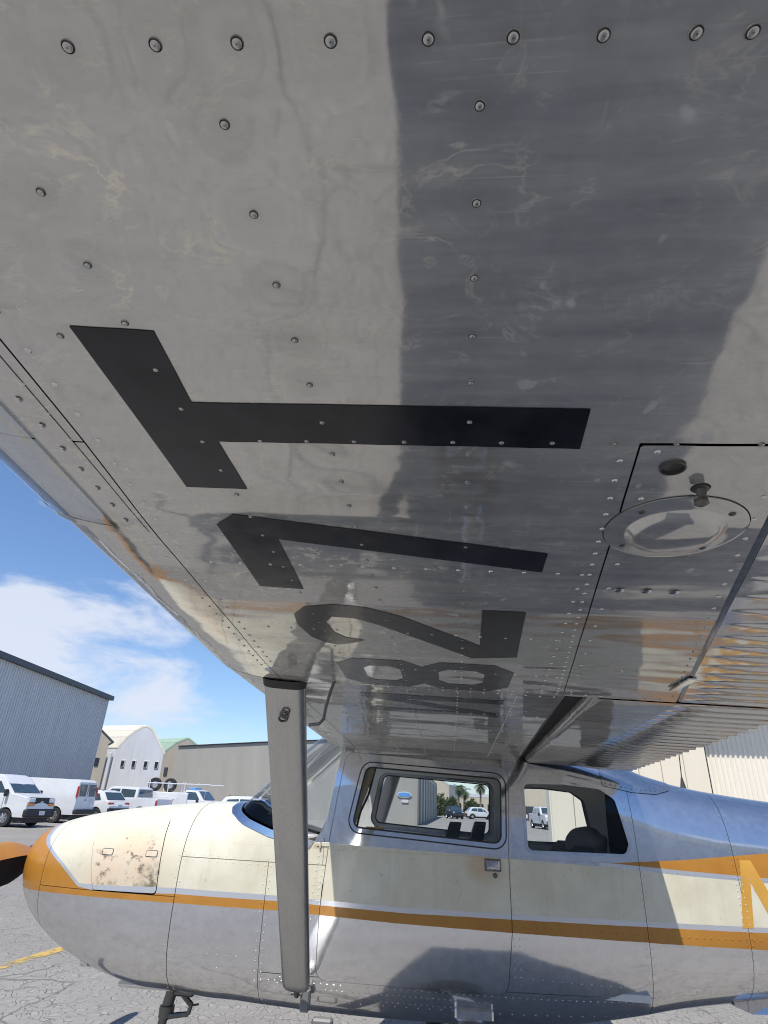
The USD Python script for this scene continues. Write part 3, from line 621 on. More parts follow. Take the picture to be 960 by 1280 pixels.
lin_y = lambda a, b, n: np.linspace(a, b, n)
def upper(x, y):
    c = x_te(y)-x_le(y); t = np.clip((x-x_le(y))/c, 0, 1)
    zl = plane_z(x_le(y), y)+.075; zt = plane_z(x_te(y), y)+.006
    return zl+(zt-zl)*t+c*.105*(np.sqrt(t)*1.9*(1-t)**1.05+.15*t*(1-t))
def wing_body(f):
    us = (1-np.cos(np.linspace(0, math.pi, 26)))/2; ys = np.r_[np.linspace(YR, YB, 9), np.linspace(YB, YT, 12)[1:]]
    g1 = grid(ys, us, lambda y, u: np.stack([x_le(y)+.0+u*(x_te(y)-x_le(y)), y, upper(x_le(y)+u*(x_te(y)-x_le(y)), y)], -1))
    # tip: rounded cap
    tip = grid(np.linspace(0, 1, 7), us, lambda a, u: np.stack([x_le(YT)+u*(x_te(YT)-x_le(YT)), YT-.10*np.sin(a*math.pi)*np.sqrt(np.clip(u*(1-u)*4, 0, 1)), upper(x_le(YT)+u*(x_te(YT)-x_le(YT)), YT)*(1-a)+a*(low(x_le(YT)+u*(x_te(YT)-x_le(YT)), YT+0*u, False))], -1))
    return f(trimesh.util.concatenate([g1, tip]))
def panel(poly, off=0.0, du=.012, dv=.012): return cut(poly, lambda x, y: np.stack([x, y, low(x, y)-off], -1), du, dv)
def ypoly(xa, xb, y0, y1, n=24, gp=.0012):
    ys = np.linspace(y0, y1, n); return Polygon(np.vstack([np.stack([xa(ys)+gp, ys], 1), np.stack([xb(ys)-gp, ys], 1)[::-1]]))
def le_skin(y0, y1, n):
    # from the seam forward round the nose to the upper skin
    def fn(y, a):
        xs, xl = x_seam(y), x_le(y); L = xs-xl-.0012
        x = np.where(a < 1, xl+L*(1-np.clip(a, 0, 1))**2, xl+.20*(np.clip(a-1, 0, 1))**2)
        return np.stack([x, y, np.where(a < 1, low(x, y, False), upper(x, y)+.0015)], -1)
    return grid(np.linspace(y0, y1, n), np.linspace(0, 2, 45), fn)
COVER_C, COVER_R = (1.703, -3.645), .096
def build_wing(f, detail):
    w = obj('wing', wing_body(f), M_POLISH, plane, 35, True)
    deep = ypoly(lambda y: x_seam(y)-.05, lambda y: x_te(y)-.10, YR, YT+.05)
    obj('wing_bay', f(cut(deep, lambda x, y: np.stack([x, y, low(x, y, False)+.030], -1), .3, .3)), M_DARK, w, False, True)
    ledge = [(-5.48, -3.852), (-3.849, -2.463), (-2.457, YR)] if detail else [(-5.48, YR)]
    for a, b in ledge: obj('leading_edge_skin', f(le_skin(a, b, 40 if detail else 12)), M_WING, w, 45, True)
    fine = .008 if detail else .06
    P1 = ypoly(x_seam, x_rear, -3.856, YB-.0012); P0 = ypoly(x_seam, x_hinge, YT, -3.858); P2 = ypoly(x_seam, x_rear, YB+.0012, YR)
    P3 = ypoly(x_rear, x_hinge, -3.853, YB-.0012).buffer(-.004).buffer(.004)
    if detail:
        hole = Point(1.651, -3.808).buffer(.0135, quad_segs=8); hb = Point(1.700, -3.760).buffer(.012, quad_segs=8)
        P3 = P3.difference(Point(*COVER_C).buffer(COVER_R+.0015, quad_segs=16)).difference(hole).difference(hb)
        P1 = P1.difference(Point(*COVER_C).buffer(COVER_R+.0015, quad_segs=16))
    P01 = P0.buffer(.003, join_style=2).union(P1.buffer(.003, join_style=2)).buffer(-.003, join_style=2)
    for q in (P01, P2, P3):
        pm = f(panel(q, 0, fine, fine)); o = obj('skin_panel', pm, M_WING, w, True, True)
        if detail:
            h = np.zeros(len(pm.vertices))
            for sx, sy, d in ROWS_BIG+ROWS_MED:
                k = (np.abs(pm.vertices[:, 0]-sx) < .05) & (np.abs(pm.vertices[:, 1]-sy) < .05)
                if k.any():
                    r = np.hypot(pm.vertices[k, 0]-sx, pm.vertices[k, 1]-sy); rr = .014 if d > .0003 else .007
                    h[k] = np.maximum(h[k], (np.exp(-(r/rr)**2)*.8+.5*np.exp(-((r-.030)/.004)**2)*(d > .0006)+.35*np.exp(-((r-.021)/.004)**2)*(d > .0003))*(1 if d > 0 else .5))
            UsdGeom.PrimvarsAPI(o).CreatePrimvar('halo', Sdf.ValueTypeNames.FloatArray, 'vertex').Set([float(a) for a in h])
    # aileron and flap with beaded skins
    def beaded(xa, xb, y0, y1, per, rise=.0065, mat=M_FLAP, name='aileron'):
        n = max(2, round(abs(y1-y0)/per)); ys = [y0]
        for k in range(n):
            c = y0+(y1-y0)*(k+.5)/n; h = (y1-y0)/n; ys += [c-h*.20, c-h*.10, c, c+h*.10, c+h*.20]
        ys = np.array(ys+[y1]); prof = np.array([0]+[0, .7, 1, .7, 0]*n+[0])*rise
        us = np.array([0, .04, .12, .22, .34, .6, .93, 1.0]); fade = np.array([0, .02, .25, .65, 1, 1, 1, .9])
        def fn(y, u):
            i = np.searchsorted(-ys if ys[0] > ys[-1] else ys, -y if ys[0] > ys[-1] else y); i = np.clip(i, 0, len(ys)-1)
            x = xa(y)+u*(xb(y)-xa(y)); return np.stack([x, y, plane_z(x, y)-prof[i]*np.interp(u, us, fade)-.001], -1)
        lowm = grid(ys, us, fn)
        yy = np.linspace(y0, y1, 8)
        def back(y, u):
            x = xa(y)+u*(xb(y)-xa(y)); return np.stack([x, y, plane_z(x, y)+.055*(1-u)+.004], -1)
        upm = grid(yy, np.linspace(0, 1, 4), back)
        nose = grid(yy, np.linspace(0, math.pi, 8), lambda y, a: np.stack([xa(y)-.024*np.sin(a), y, plane_z(xa(y), y)+.0295*(1-np.cos(a))], -1))
        return trimesh.util.concatenate([lowm, upm, nose])
    al = obj('aileron', f(beaded(lambda y: x_hinge(y)+.010, x_te, YB-.012, -5.35, .080, .008)), M_FLAP, plane, 30, True)
    fl = obj('flap', f(beaded(lambda y: x_hinge(y)+.004*0, x_te, YR-.02, YB+.010, .085, .011)), M_FLAP, plane, 30, True)
    def fnose(y, a):      # smooth nose of the flap: lower run then rolled leading edge
        t = np.clip(a, 0, 1); x = np.where(a <= 1, x_hinge(y)+.012-(x_hinge(y)+.012-1.862)*t, 1.862-.030*np.sin(np.clip(a-1, 0, 1)*math.pi))
        z = plane_z(x, y)-.0008+np.where(a > 1, .032*(1-np.cos(np.clip(a-1, 0, 1)*math.pi)), 0); return np.stack([x, y, z], -1)
    for a, b in ((YB+.012, -2.055), (-2.051, YR-.02)):
        obj('flap_nose', f(grid(np.linspace(a, b, 14), np.r_[np.linspace(0, 1, 4), 1+np.linspace(.06, 1, 12)], fnose)), M_WING, fl, 45, True)
    ys = np.linspace(YB+.004, YR, 6)
    obj('flap_cove', f(grid(ys, np.linspace(0, 1, 6), lambda y, a: np.stack([1.735+.05*0+(x_rear(y)-1.735)+.30*a, y, plane_z(1.75, y)+.012+.075*np.sqrt(a)-.0*a], -1))), M_STEEL, w, 40, True)
    return w, al, fl
wing1, ail1, flap1 = build_wing(lambda m: m, True)
wing2, ail2, flap2 = build_wing(mirror, False)

# underside registration: N827T in black, read with the tops towards the leading edge
S = .078
def letter(poly, name='registration_letter'):
    obj(name, panel(poly, .0009, .008, .008), M_LETTER, wing1, 50, True)
letter(Polygon([(1.003, -4.054), (1.088, -4.045), (1.082, -3.933), (1.531, -3.922), (1.534, -3.846), (1.086, -3.855), (1.088, -3.737), (.997, -3.741)]))
letter(Polygon([(1.0, -3.623), (1.040, -3.660), (1.539, -3.545), (1.540, -3.465), (1.090, -3.571), (1.082, -3.336), (.992, -3.345)]))
letter(Polygon([(1.085, -2.93), (1.13, -2.955), (1.165, -2.985), (1.118, -3.00), (1.095, -3.04), (1.088, -3.12), (1.11, -3.165), (1.16, -3.16), (1.21, -3.12), (1.437, -2.865), (1.552, -2.895), (1.536, -3.255), (1.446, -3.255), (1.4525, -2.985), (1.27, -3.19), (1.20, -3.24), (1.13, -3.255), (1.06, -3.23), (1.022, -3.17), (1.012, -3.09), (1.025, -2.995), (1.05, -2.95)]))
def ring8(x0, x1, y0, y1, c):
    q = Polygon([(x0, y0+c), (x0+c*.8, y0), (x1-c*.8, y0), (x1, y0+c), (x1, y1-c), (x1-c*.8, y1), (x0+c*.8, y1), (x0, y1-c)])
    return q
e = ring8(1.045, 1.305, -2.80, -2.46, .075).union(ring8(1.29, 1.560, -2.80, -2.46, .075)).difference(ring8(1.12, 1.232, -2.72, -2.54, .03)).difference(ring8(1.345, 1.480, -2.72, -2.54, .035))
for part in (e.intersection(sbox(0, -9, 9, -2.4625)),): letter(part)
letter(Polygon([(1.06, -2.325), (1.565, -2.325), (1.565, -2.245), (1.20, -2.245), (1.565, -2.065), (1.565, -1.985), (1.06, -1.985), (1.06, -2.065), (1.425, -2.065), (1.06, -2.245)]))

# screws and rivets of the near wing: the large ones one by one, the small ones joined
def radial_screw():
    g = G(); o = g('texture_coordinate', 'object'); L = g('vector_math', 'value', vector_math_type='x') if False else None
    s = g('separate_xyz', vector=o); r2 = g.m('sqrt', g.m('add', g.m('multiply', s+'.x', s+'.x'), g.m('multiply', s+'.y', s+'.y')))
    n = g.noise(g('geometry', 'position'), 160, 3); r2 = g.m('add', r2, g.m('multiply', g.m('subtract', n, .5), .0012))
    c = g.ramp(g.m('multiply', r2, 100.0), [(0, (.12, .12, .11)), (.05, (.2, .2, .19)), (.10, (.50, .50, .49)), (.37, (.55, .55, .54)), (.40, (.08, .075, .07)), (.49, (.07, .065, .06)), (.54, (.50, .50, .49))])
    return g.done('screw_metal', g('principled_bsdf', 'BSDF', base_color=c, metallic=.8, roughness=.35))
M_SCREW = radial_screw()
prof = [(.0056, .0004), (.0052, -.0008), (.0046, -.0013), (.0042, -.0010), (.0036, -.0016), (.0018, -.0019), (.0002, -.0019)]
scr = lathe(prof, 14, 'z'); scr.invert()
for sx, sy, d in ROWS_BIG:
    if sy > -3.0 or (1.60 < sx and sy > -3.80): 
        ROWS_MED.append((sx, sy, 0)); continue
    zz = float(low(np.array([sx]), np.array([sy]))[0]); k = .80 if d > .0006 else .70
    path = uniq(str(wing1.GetPath()), 'screw'); m = usdkit.mesh(stage, path, scr, M_SCREW, smooth=40)
    m.AddTranslateOp().Set(Gf.Vec3d(sx-1.2, sy, zz)); m.AddScaleOp().Set(Gf.Vec3f(k, k, 1))
V, F, n0 = [], [], 0
for sx, sy, d in ROWS_MED:
    zz = float(low(np.array([sx]), np.array([sy]))[0]); v, fc = dome(np.array([sx, sy, zz-.0004]), np.array([0, 0, -1.]), .0042, .0018, 7); V.append(v); F.append(fc+n0); n0 += len(v)
obj('wing_rivets', (np.vstack(V), np.vstack(F)), M_FLAP, wing1, 40, True, kind='stuff')

# inspection cover: a raised pan with four screws; drain hole and tie-down fitting beside it
cz = float(plane_z(*COVER_C)); tilt = lambda m: m
def on_wing(m, c):
    m = m.copy(); T = np.eye(4); nrm = np.array([INC, DIH, 1.]); nrm /= np.linalg.norm(nrm); T[:3, :3] = trimesh.geometry.align_vectors([0, 0, 1], nrm)[:3, :3]; m.apply_transform(T); m.apply_translation((c[0], c[1], float(plane_z(*c)))); return m
pan = lathe([(COVER_R, .002), (COVER_R, -.0012), (COVER_R-.006, -.002), (.070, -.0025), (.066, -.0045), (.060, -.0115), (.052, -.0150), (.045, -.016), (.02, -.0168), (.001, -.017)], 64, 'z')
cv = obj('inspection_cover', on_wing(pan, COVER_C), M_WING, wing1, 40, True)
for a in (-2.4, -.75, .75, 2.4):
    p = (COVER_C[0]+.080*math.cos(a), COVER_C[1]+.080*math.sin(a)); obj('cover_screw', on_wing(lathe([(.005, -.0018), (.0046, -.0034), (.003, -.0042), (.0005, -.0044)], 14, 'z'), p), M_SCREW if False else M_STEEL, cv, 40, True)
obj('drain_cup', on_wing(lathe([(.0155, -.0012), (.0135, -.0016), (.0132, .004), (.0005, .007)], 28, 'z'), (1.651, -3.808)), M_STEEL, wing1, 40, True)
tb = obj('tie_down_fitting', on_wing(lathe([(.0105, .004), (.0105, -.001), (.0068, -.0015), (.0060, -.008), (.0052, -.009), (.005, -.014), (.0005, -.015)], 18, 'z'), (1.700, -3.760)), M_STEEL, wing1, 40, True)
obj('fitting_nut', on_wing(lathe([(.005, -.013), (.0095, -.0135), (.010, -.018), (.0045, -.022), (.0005, -.024)], 6, 'z'), (1.700, -3.755)), M_STEEL, tb, False, True)
c2 = (1.776, -2.80); obj('inspection_cover', on_wing(lathe([(.062, 0), (.062, -.0012), (.056, -.0020), (.001, -.0022)], 40, 'z'), c2), M_WING, wing1, 40, True)
obj('hinge_tab', on_wing(rbox((0, 0, -.004), (.022, .15, .006), .002), (2.018, -2.715)), M_POLISH, wing1, False, True)
for q in (-3.50, -3.44, -3.38): 
    p = (1.735+.03*(q+3.44)/.06*1.6, -3.395); obj('dimple_cap', on_wing(lathe([(.0095, -.0005), (.007, -.0022), (.0005, -.003)], 16, 'z'), p), M_POLISH, wing1, 40, True)
# landing light window in the leading edge, with its screwed rim
def le_strip(y0, y1, a0, a1, off, n=16, m=20):
    def fn(y, a):
        xs, xl = x_seam(y)-.0, x_le(y); x = np.where(a < 1, xl+(.26)*(1-np.clip(a, 0, 1))**2, xl+.20*(np.clip(a-1, 0, 1))**2)
        z = np.where(a < 1, low(x, y, False)-off, upper(x, y)+off); return np.stack([x-off*1.2, y, z], -1)
    return grid(np.linspace(y0, y1, n), np.linspace(a0, a1, m), fn)
M_LLENS = MAT('landing_light_plastic', (lambda g: (g.__setattr__('o', g('mix_closure', 'closure', fac=.55, closure1=g('transparent_bsdf', 'BSDF', color=(.75, .85, 1.0)), closure2=g('glossy_bsdf', 'BSDF', color=(.95, .97, 1), roughness=.05))), g)[1])(G()).n, None or [], surface='p.BSDF') if False else None
gl = G(); M_LLENS = gl.done('landing_light_plastic', gl('mix_closure', 'closure', fac=.5, closure1=gl('transparent_bsdf', 'BSDF', color=(.8, .87, .95)), closure2=gl('principled_bsdf', 'BSDF', base_color=(.80, .83, .88), roughness=.06, coat_weight=1.0, metallic=.75)))
ll = obj('landing_light_window', le_strip(-4.30, -3.60, .22, 1.6, .0035), M_LLENS, wing1, 50, True)
obj('window_rim', [le_strip(-4.32, -3.578, .10, .225, .0008, 18, 6), le_strip(-3.602, -3.578, .22, 1.5, .0042, 3, 20)], M_WING, ll, 50, True)
V, F, n0 = [], [], 0
for y in np.arange(-4.25, -3.60, .052):
    x = float(x_le(y)+.26*(1-.155)**2); v, fc = dome(np.array([x, y, float(low(np.array([x]), np.array([y]), False)[0])-.003]), np.array([0, 0, -1.]), .0048, .0018, 8); V.append(v); F.append(fc+n0); n0 += len(v)
obj('rim_screws', (np.vstack(V), np.vstack(F)), M_FLAP, ll, 40, True, kind='stuff')
obj('tank_vent_tube', tube([(1.000, -2.47, 2.03), (.985, -2.47, 1.985), (.972, -2.47, 1.93), (.966, -2.46, 1.895), (.950, -2.45, 1.880), (.915, -2.44, 1.876)], .0055, 8), M_STEEL, wing1, 40, True)

# struts
def strut(f, top, bot, name='wing_strut'):
    top, bot = np.array(top, float), np.array(bot, float); ax = (bot-top)/np.linalg.norm(bot-top)
    ch = np.array([1., 0, 0]); ch = ch-ax*ch.dot(ax); ch /= np.linalg.norm(ch); th = np.cross(ax, ch)
    t = np.linspace(0, 2*math.pi, 40, endpoint=False); c, h = .072, .022
    px = c*np.sign(np.cos(t))*np.abs(np.cos(t))**.55; py = h*np.sign(np.sin(t))*np.abs(np.sin(t))**.62*(1-.12*np.cos(t))      # blunt nose, thin tail
    px = np.where(px > 0, px*1.0, px*1.0)
    st = np.r_[0, .02, np.linspace(.05, .95, 14), .965, .98, .99, 1.0]; sc = np.r_[np.ones(16), 1.0, .97, .86, .60]
    rings = [top+(bot-top)*s*.985+ch*px[:, None]*k+th*py[:, None]*k for s, k in zip(st, sc)]
    n = 40; v = np.vstack(rings); fc = []
    for k in range(len(rings)-1):
        for j in range(n):
            a, b = k*n+j, k*n+(j+1) % n; fc += [(a, b, b+n), (a, b+n, a+n)]
    v = np.vstack([v, rings[-1].mean(0)[None]]); base = (len(rings)-1)*n
    fc += [(base+j, base+(j+1) % n, len(v)-1) for j in range(n)]
    s = obj(name, f(trimesh.Trimesh(v, np.array(fc), process=False)), M_STRUT, plane, 35, True)
    cuff = [top+(bot-top)*a+ch*px[:, None]*k+th*py[:, None]*k2 for a, k, k2 in ((-.012, 1.06, 1.18), (.002, 1.05, 1.15), (.005, 1.04, 1.10), (.005, 1., 1.))]
    v = np.vstack(cuff); fc = [q for k in range(3) for j in range(n) for q in ((k*n+j, k*n+(j+1) % n, (k+1)*n+(j+1) % n), (k*n+j, (k+1)*n+(j+1) % n, (k+1)*n+j))]
    obj('strut_cuff', f(trimesh.Trimesh(v, np.array(fc), process=False)), M_RUBBER, s, 35, True)
    obj('strut_fork', f(trimesh.util.concatenate([cyl(bot-(bot-top)*.02, bot+ax*.03, .014, 12), cyl(bot+ax*.012-[.03, 0, 0], bot+ax*.012+[.03, 0, 0], .008, 10)])), M_STEEL, s, 35, True)
    p = top+(bot-top)*.055+th*(-.03 if th[1] > 0 else .03)+ch*.004
    e_ = obj('tie_down_eye', f(torus(p, .0125, .0035, th)), M_STEEL, s, 40, True)
    obj('tie_down_ring', f(torus(p+ax*.024+ch*(-.008), .0145, .0042, th+.2*ch)), M_STEEL, s, 40, True)
ST_TOP, ST_BOT = (.812, -2.42, 2.018), (.556, -.59, .735)
strut(lambda m: m, ST_TOP, ST_BOT); strut(mirror, ST_TOP, ST_BOT)
yb = -.575
obj('strut_fitting', [rbox((.60, -.555, .70), (.05, .05, .10), .008), rbox((.69, -.50, .60), (.11, .06, .035), .01)], plain('matte_silver', (.22, .22, .22), .65, metal=.4), plane, False, True)

# ------------------------------------------------------------------ propeller, gear, tail, aerial
HUB = np.array([-1.485, 0, 1.235])
pr = obj('propeller', lathe([(.001, -.10), (.04, -.09), (.06, -.05), (.065, -.01), (.065, .03), (.05, .08)], 28, 'x', HUB), M_STEEL, plane, 40, True)
M_BLACK = plain('blade_black', (.014, .016, .020), .7, spec=.15)
def blade(sg):
    """thick rooted blade: the upper faces orange, the lower rear face flat black"""
    rs = np.linspace(.06, .95, 20); rings = []
    for r in rs:
        k = np.interp(r, [.06, .14, .24, .40, .60, .85, .93, .95], [.55, .80, 1.0, 1.05, .90, .62, .40, .18]); tw = math.radians(np.interp(r, [.06, .45, .95], [0, 8, 24]))*sg
        q = np.array([(-.065, .118), (-.01, .098), (.050, .030), (.045, -.02), (.005, -.122), (-.04, -.10), (-.075, .05)])*k
        q[:, 1] *= -sg; q[:, 0] *= np.interp(r, [.06, .3, .95], [1.0, .8, .35])
        c, s_ = math.cos(tw), math.sin(tw); rings.append([(c*x+s_*z, sg*r, -s_*x+c*z) for x, z in q])
    rings = np.array(rings); rot = trimesh.transformations.rotation_matrix(math.radians(5), [1, 0, 0])[:3, :3]
    def strip(idx):
        L = rings[:, idx]@rot.T+HUB; n, m = L.shape[:2]; i = (np.arange(n-1)[:, None]*m+np.arange(m-1)[None]).ravel()
        return trimesh.Trimesh(L.reshape(-1, 3), np.vstack([np.stack([i, i+m, i+m+1], 1), np.stack([i, i+m+1, i+1], 1)]), process=False)
    b_ = obj('blade', strip([4, 5, 6, 0, 1, 2]), M_ORANGE, pr, 45, True); obj('blade_back', strip([2, 3, 4]), M_BLACK, b_, 45, True)
blade(-1); blade(1)
# nose leg with torque links
leg = obj('nose_leg', [cyl((-.335, 0, .66), (-.385, 0, .42), .034, 16), cyl((-.385, 0, .42), (-.405, 0, .30), .026, 16), cyl((-.34, -.07, .585), (-.34, .07, .585), .022, 12), rbox((-.33, 0, .60), (.10, .12, .05), .012)], M_STEEL, plane, 35, True)
obj('torque_link', [tube([(-.315, -.02, .575), (-.215, -.02, .500), (-.225, -.02, .455)], [.015, .017, .014], 8), tube([(-.225, -.02, .455), (-.36, -.02, .435)], [.014, .016], 8), rbox((-.27, -.015, .555), (.13, .05, .035), .01), cyl((-.205, -.03, .50), (-.175, .0, .50), .006, 8)], M_STEEL, leg, 35, True)
obj('collar', [lathe([(.034, -.03), (.045, -.028), (.045, .028), (.034, .03)], 20, 'z', (-.372, 0, .455))], M_STEEL, leg, 35, True)
def wheel(parent, c, R, w, name='wheel'):
    p = obj(name, lathe([(R*.45, -w*.42), (R*.8, -w*.5), (R*.95, -w*.36), (R, -w*.15), (R, w*.15), (R*.95, w*.36), (R*.8, w*.5), (R*.45, w*.42)], 32, 'y', c), M_RUBBER, parent, 40, True)
    obj('rim', lathe([(.01, -w*.30), (R*.2, -w*.32), (R*.42, -w*.25), (R*.5, -w*.40), (R*.5, w*.40), (R*.42, w*.25), (R*.2, w*.32), (.01, w*.30)], 28, 'y', c), M_FLAP, p, 40, True)
    return p
wheel(plane, (-.43, 0, .17), .17, .13, 'wheel'); obj('wheel_fork', [tube([(-.405, 0, .33), (-.41, -.09, .29), (-.43, -.09, .17)], .014, 8), tube([(-.405, 0, .33), (-.41, .09, .29), (-.43, .09, .17)], .014, 8)], M_STEEL, leg, 40, True)
for s in (-1, 1):
    gl_ = obj('main_leg', grid(np.linspace(0, 1, 12), np.linspace(0, 2*math.pi, 13), lambda t, a: np.stack([1.485-.10*t+(.072-.035*t)*np.cos(a), s*(.40+.72*t), .665-.47*t+.03*np.sin(math.pi*t)+.013*np.sin(a)], -1)), M_POLISH, plane, 40, True)
    obj('leg_fairing', rbox((1.49, s*.50, .690), (.20, .10, .055), .01), M_FUS, gl_, False, True)
    wheel(plane, (1.385, s*1.16, .205), .205, .16)
# belly scoop lip under the cowl and drain mast
obj('cowl_outlet', [rbox((-.45, 0, .618), (.34, .44, .03), .012), rbox((-.78, -.25, .725), (.16, .06, .05), .014)], M_FUS, plane, False, True)
obj('inlet_slot', rbox((-.765, -.281, .724), (.07, .012, .026), .003), M_DARK, plane, False, True)
obj('belly_fairing', trimesh.convex.convex_hull(np.array([(x, y, z) for x, y, z in ((2.82, .0, .775), (2.88, -.30, .76), (2.95, -.33, .735), (3.35, -.28, .74), (3.4, 0, .75), (2.9, 0, .72), (3.3, 0, .715), (2.9, -.2, .84), (3.35, -.2, .86))])), M_FUS, plane, False, True)
# rear roof fairing that closes the wing root
fp = Polygon([(2.28, 1.80), (2.45, 1.77), (2.60, 1.765), (2.70, 1.79), (2.735, 1.84), (2.735, 2.2), (2.28, 2.2)]).buffer(.03).buffer(-.03)
fr = cut(xz(list(fp.exterior.coords)), surf(.004), .025, .025, (0, -1.02)); fo = obj('wing_root_fairing', [fr, mirror(fr)], M_FLAP, plane, 40, True)
RV, RF, RN = [], [], 0
R([(2.30, 1.815), (2.45, 1.785), (2.60, 1.78), (2.69, 1.80)], .03, .005, .003, .004)
rv = trimesh.Trimesh(np.vstack(RV), np.vstack(RF), process=False); obj('fairing_rivets', [rv, mirror(rv)], M_STEEL, fo, 40, True, kind='stuff')
tc = np.array([(4.9, 1.62), (5.35, 1.72), (5.95, 2.62), (6.45, 2.62), (6.55, 1.55), (6.3, 1.45)])
fin = obj('tail_fin', trimesh.convex.convex_hull(np.vstack([[(x, y*(.035 if k not in (0, 2, 3) else .012), z) for k, (x, z) in enumerate(tc)] for y in (-1, 1)])), M_POLISH, plane, False, True)
obj('fin_stripe', prism([(5.43, 1.80), (5.62, 2.10), (6.50, 2.05), (6.52, 1.85)], -.04, .04), M_ORANGE, fin, False, True)
for s in (-1, 1):
    obj('tailplane', trimesh.convex.convex_hull(np.array([(5.55, s*.05, 1.44), (6.55, s*.05, 1.44), (5.6, s*.05, 1.50), (6.5, s*.05, 1.46), (5.85, s*1.65, 1.46), (6.45, s*1.65, 1.46), (5.9, s*1.65, 1.475)])), M_POLISH, plane, False, True)
an = obj('whip_aerial', tube([(2.905, 0, 1.80), (2.905, 0, 1.88), (2.93, 0, 2.3), (2.98, 0, 2.75)], [.004, .0035, .003, .002], 8), M_RUBBER, plane, 40, True)
obj('aerial_base', lathe([(.028, 0), (.020, .03), (.006, .10), (.001, .105)], 16, 'z', (2.905, 0, 1.785)), M_RUBBER, an, 40, True)

# ------------------------------------------------------------------ hangars and far buildings
def wallmat(name, col, var=.10, scale=.6, rough=.6, streak=True):
    g = G(); pos = g('geometry', 'position'); n = g.noise(g.mapping(pos, (1, 1, .18) if streak else (1, 1, 1)), scale*2.5, 6, .65); n2 = g.noise(pos, 7, 4, .6)
    c = np.array(col); w = g.m('add', g.m('multiply', n, .7), g.m('multiply', n2, .3))
    return g.done(name, g('principled_bsdf', 'BSDF', base_color=g.ramp(w, [(.3, c*(1-var)), (.7, np.minimum(1, c*(1+var)))]), roughness=rough, specular_ior_level=.3))
W_GREY = wallmat('grey_metal_siding', (.50, .495, .49)); W_TRIM = plain('dark_roof_trim', (.045, .05, .055), .5); W_TAN = wallmat('tan_stucco', (.34, .325, .29)); W_TAN2 = wallmat('brown_tan_board', (.36, .32, .26))
W_WHITE = wallmat('white_siding', (.56, .57, .60)); W_CROOF = wallmat('cream_roofing', (.66, .63, .53)); W_GROOF = wallmat('green_roofing', (.27, .37, .28)); W_CREAM = wallmat('cream_door_metal', (.74, .66, .52), .05); W_CREAM2 = wallmat('cream_corrugated_metal', (.78, .72, .61), .05)
W_GLASS = plain('dark_window_glass', (.03, .035, .045), .12); W_WFR = plain('white_frame_paint', (.6, .6, .6), .5); W_BEIGE = wallmat('beige_wall', (.55, .47, .36)); W_LROOF = wallmat('pale_green_roof', (.55, .62, .55))
def ribbed(p0, p1, z0, z1, pitch, depth, out):
    """box-rib sheet standing between two ground points"""
    p0, p1 = np.array(p0, float), np.array(p1, float); L = np.linalg.norm(p1-p0); n = max(2, int(L/pitch)); d = (p1-p0)/L; o = np.array(out, float); o /= np.linalg.norm(o); P = []
    for k in range(n):
        s = L*k/n; q = L/n
        for a, h in ((0, 0), (.42, 0), (.54, 1), (.88, 1)): P.append(p0+d*(s+q*a)+o*depth*h)
    P.append(p1); P = np.array(P); m = len(P); zz0 = np.broadcast_to(z0, (m,)) if np.ndim(z0) == 0 else z0
    v = np.vstack([np.c_[P, np.full(m, z0)], np.c_[P, np.full(m, z1)]]); i = np.arange(m-1)
    return trimesh.Trimesh(v, np.vstack([np.stack([i, i+1, i+m+1], 1), np.stack([i, i+m+1, i+m], 1)]), process=False)
# large grey hangar on the left
h1 = thing('grey_hangar', 'tall grey corrugated metal hangar with dark roof edge behind the vans', 'hangar', (-31, 35, 0))
A_, B_ = (-28.3, 10.0), (-33.3, 55.0); dirv = np.array(B_)-np.array(A_); dirv /= np.linalg.norm(dirv); outv = (-dirv[1]*-1, dirv[0]*-1); outv = np.array([dirv[1], -dirv[0]])
obj('wall', [ribbed(A_, B_, 0, 10.1, .34, .045, outv), ribbed(B_, np.array(B_)-outv*30, 0, 10.1, .6, .045, dirv)], W_GREY, h1, False, True)
back = Polygon([A_, B_, tuple(np.array(B_)-outv*30), tuple(np.array(A_)-outv*30)])
obj('roof', extr(back.buffer(.35, join_style=2), .42, (0, 0, 10.0)), W_TRIM, h1, False, True)
obj('base_wall', extr(back.buffer(-.15, join_style=2), 10.0, (0, 0, .0)), W_GREY, h1, False, True)
def shed(name, label, facade, y, ext, mw, mr, base, thick=.25, lift=.25):
    """facade polygon (x, z) standing at depth y, drawn out along ext, roof sheets on its upper edges"""
    t = thing(name, label, 'hangar', base); e = np.array(ext, float); F = np.array(facade, float)
    m = prism(facade, 0, 1); v = m.vertices; m.vertices = np.stack([v[:, 0]+e[0]*v[:, 1], y+e[1]*v[:, 1], v[:, 2]], 1); obj('wall', m, mw, t, False, True)
    top = [p for p in facade if p[1] > .01]; rf = []
    for a, b in zip(top[:-1], top[1:]):
        a, b = np.array(a), np.array(b); n = np.array([-(b-a)[1], (b-a)[0]]); n /= np.linalg.norm(n); n = n if n[1] > 0 else -n
        q = [a+n*.03, b+n*.03, b+n*thick, a+n*thick]; mm = prism([tuple(k) for k in q], -.003, 1.003); v = mm.vertices; mm.vertices = np.stack([v[:, 0]+e[0]*v[:, 1], y+e[1]*v[:, 1], v[:, 2]], 1); rf.append(mm)
    obj('roof', rf, mr, t, False, True); return t
s0 = shed('small_hangar', 'small tan building with dark eaves in the gap beside the grey hangar', [(-54, 0), (-54, 8.5), (-49, 11.6), (-43.0, 7.3), (-43.5, 7.0), (-43.5, 0)], 75, (-25, 15), W_TAN2, W_TRIM, (-48, 75, 0))
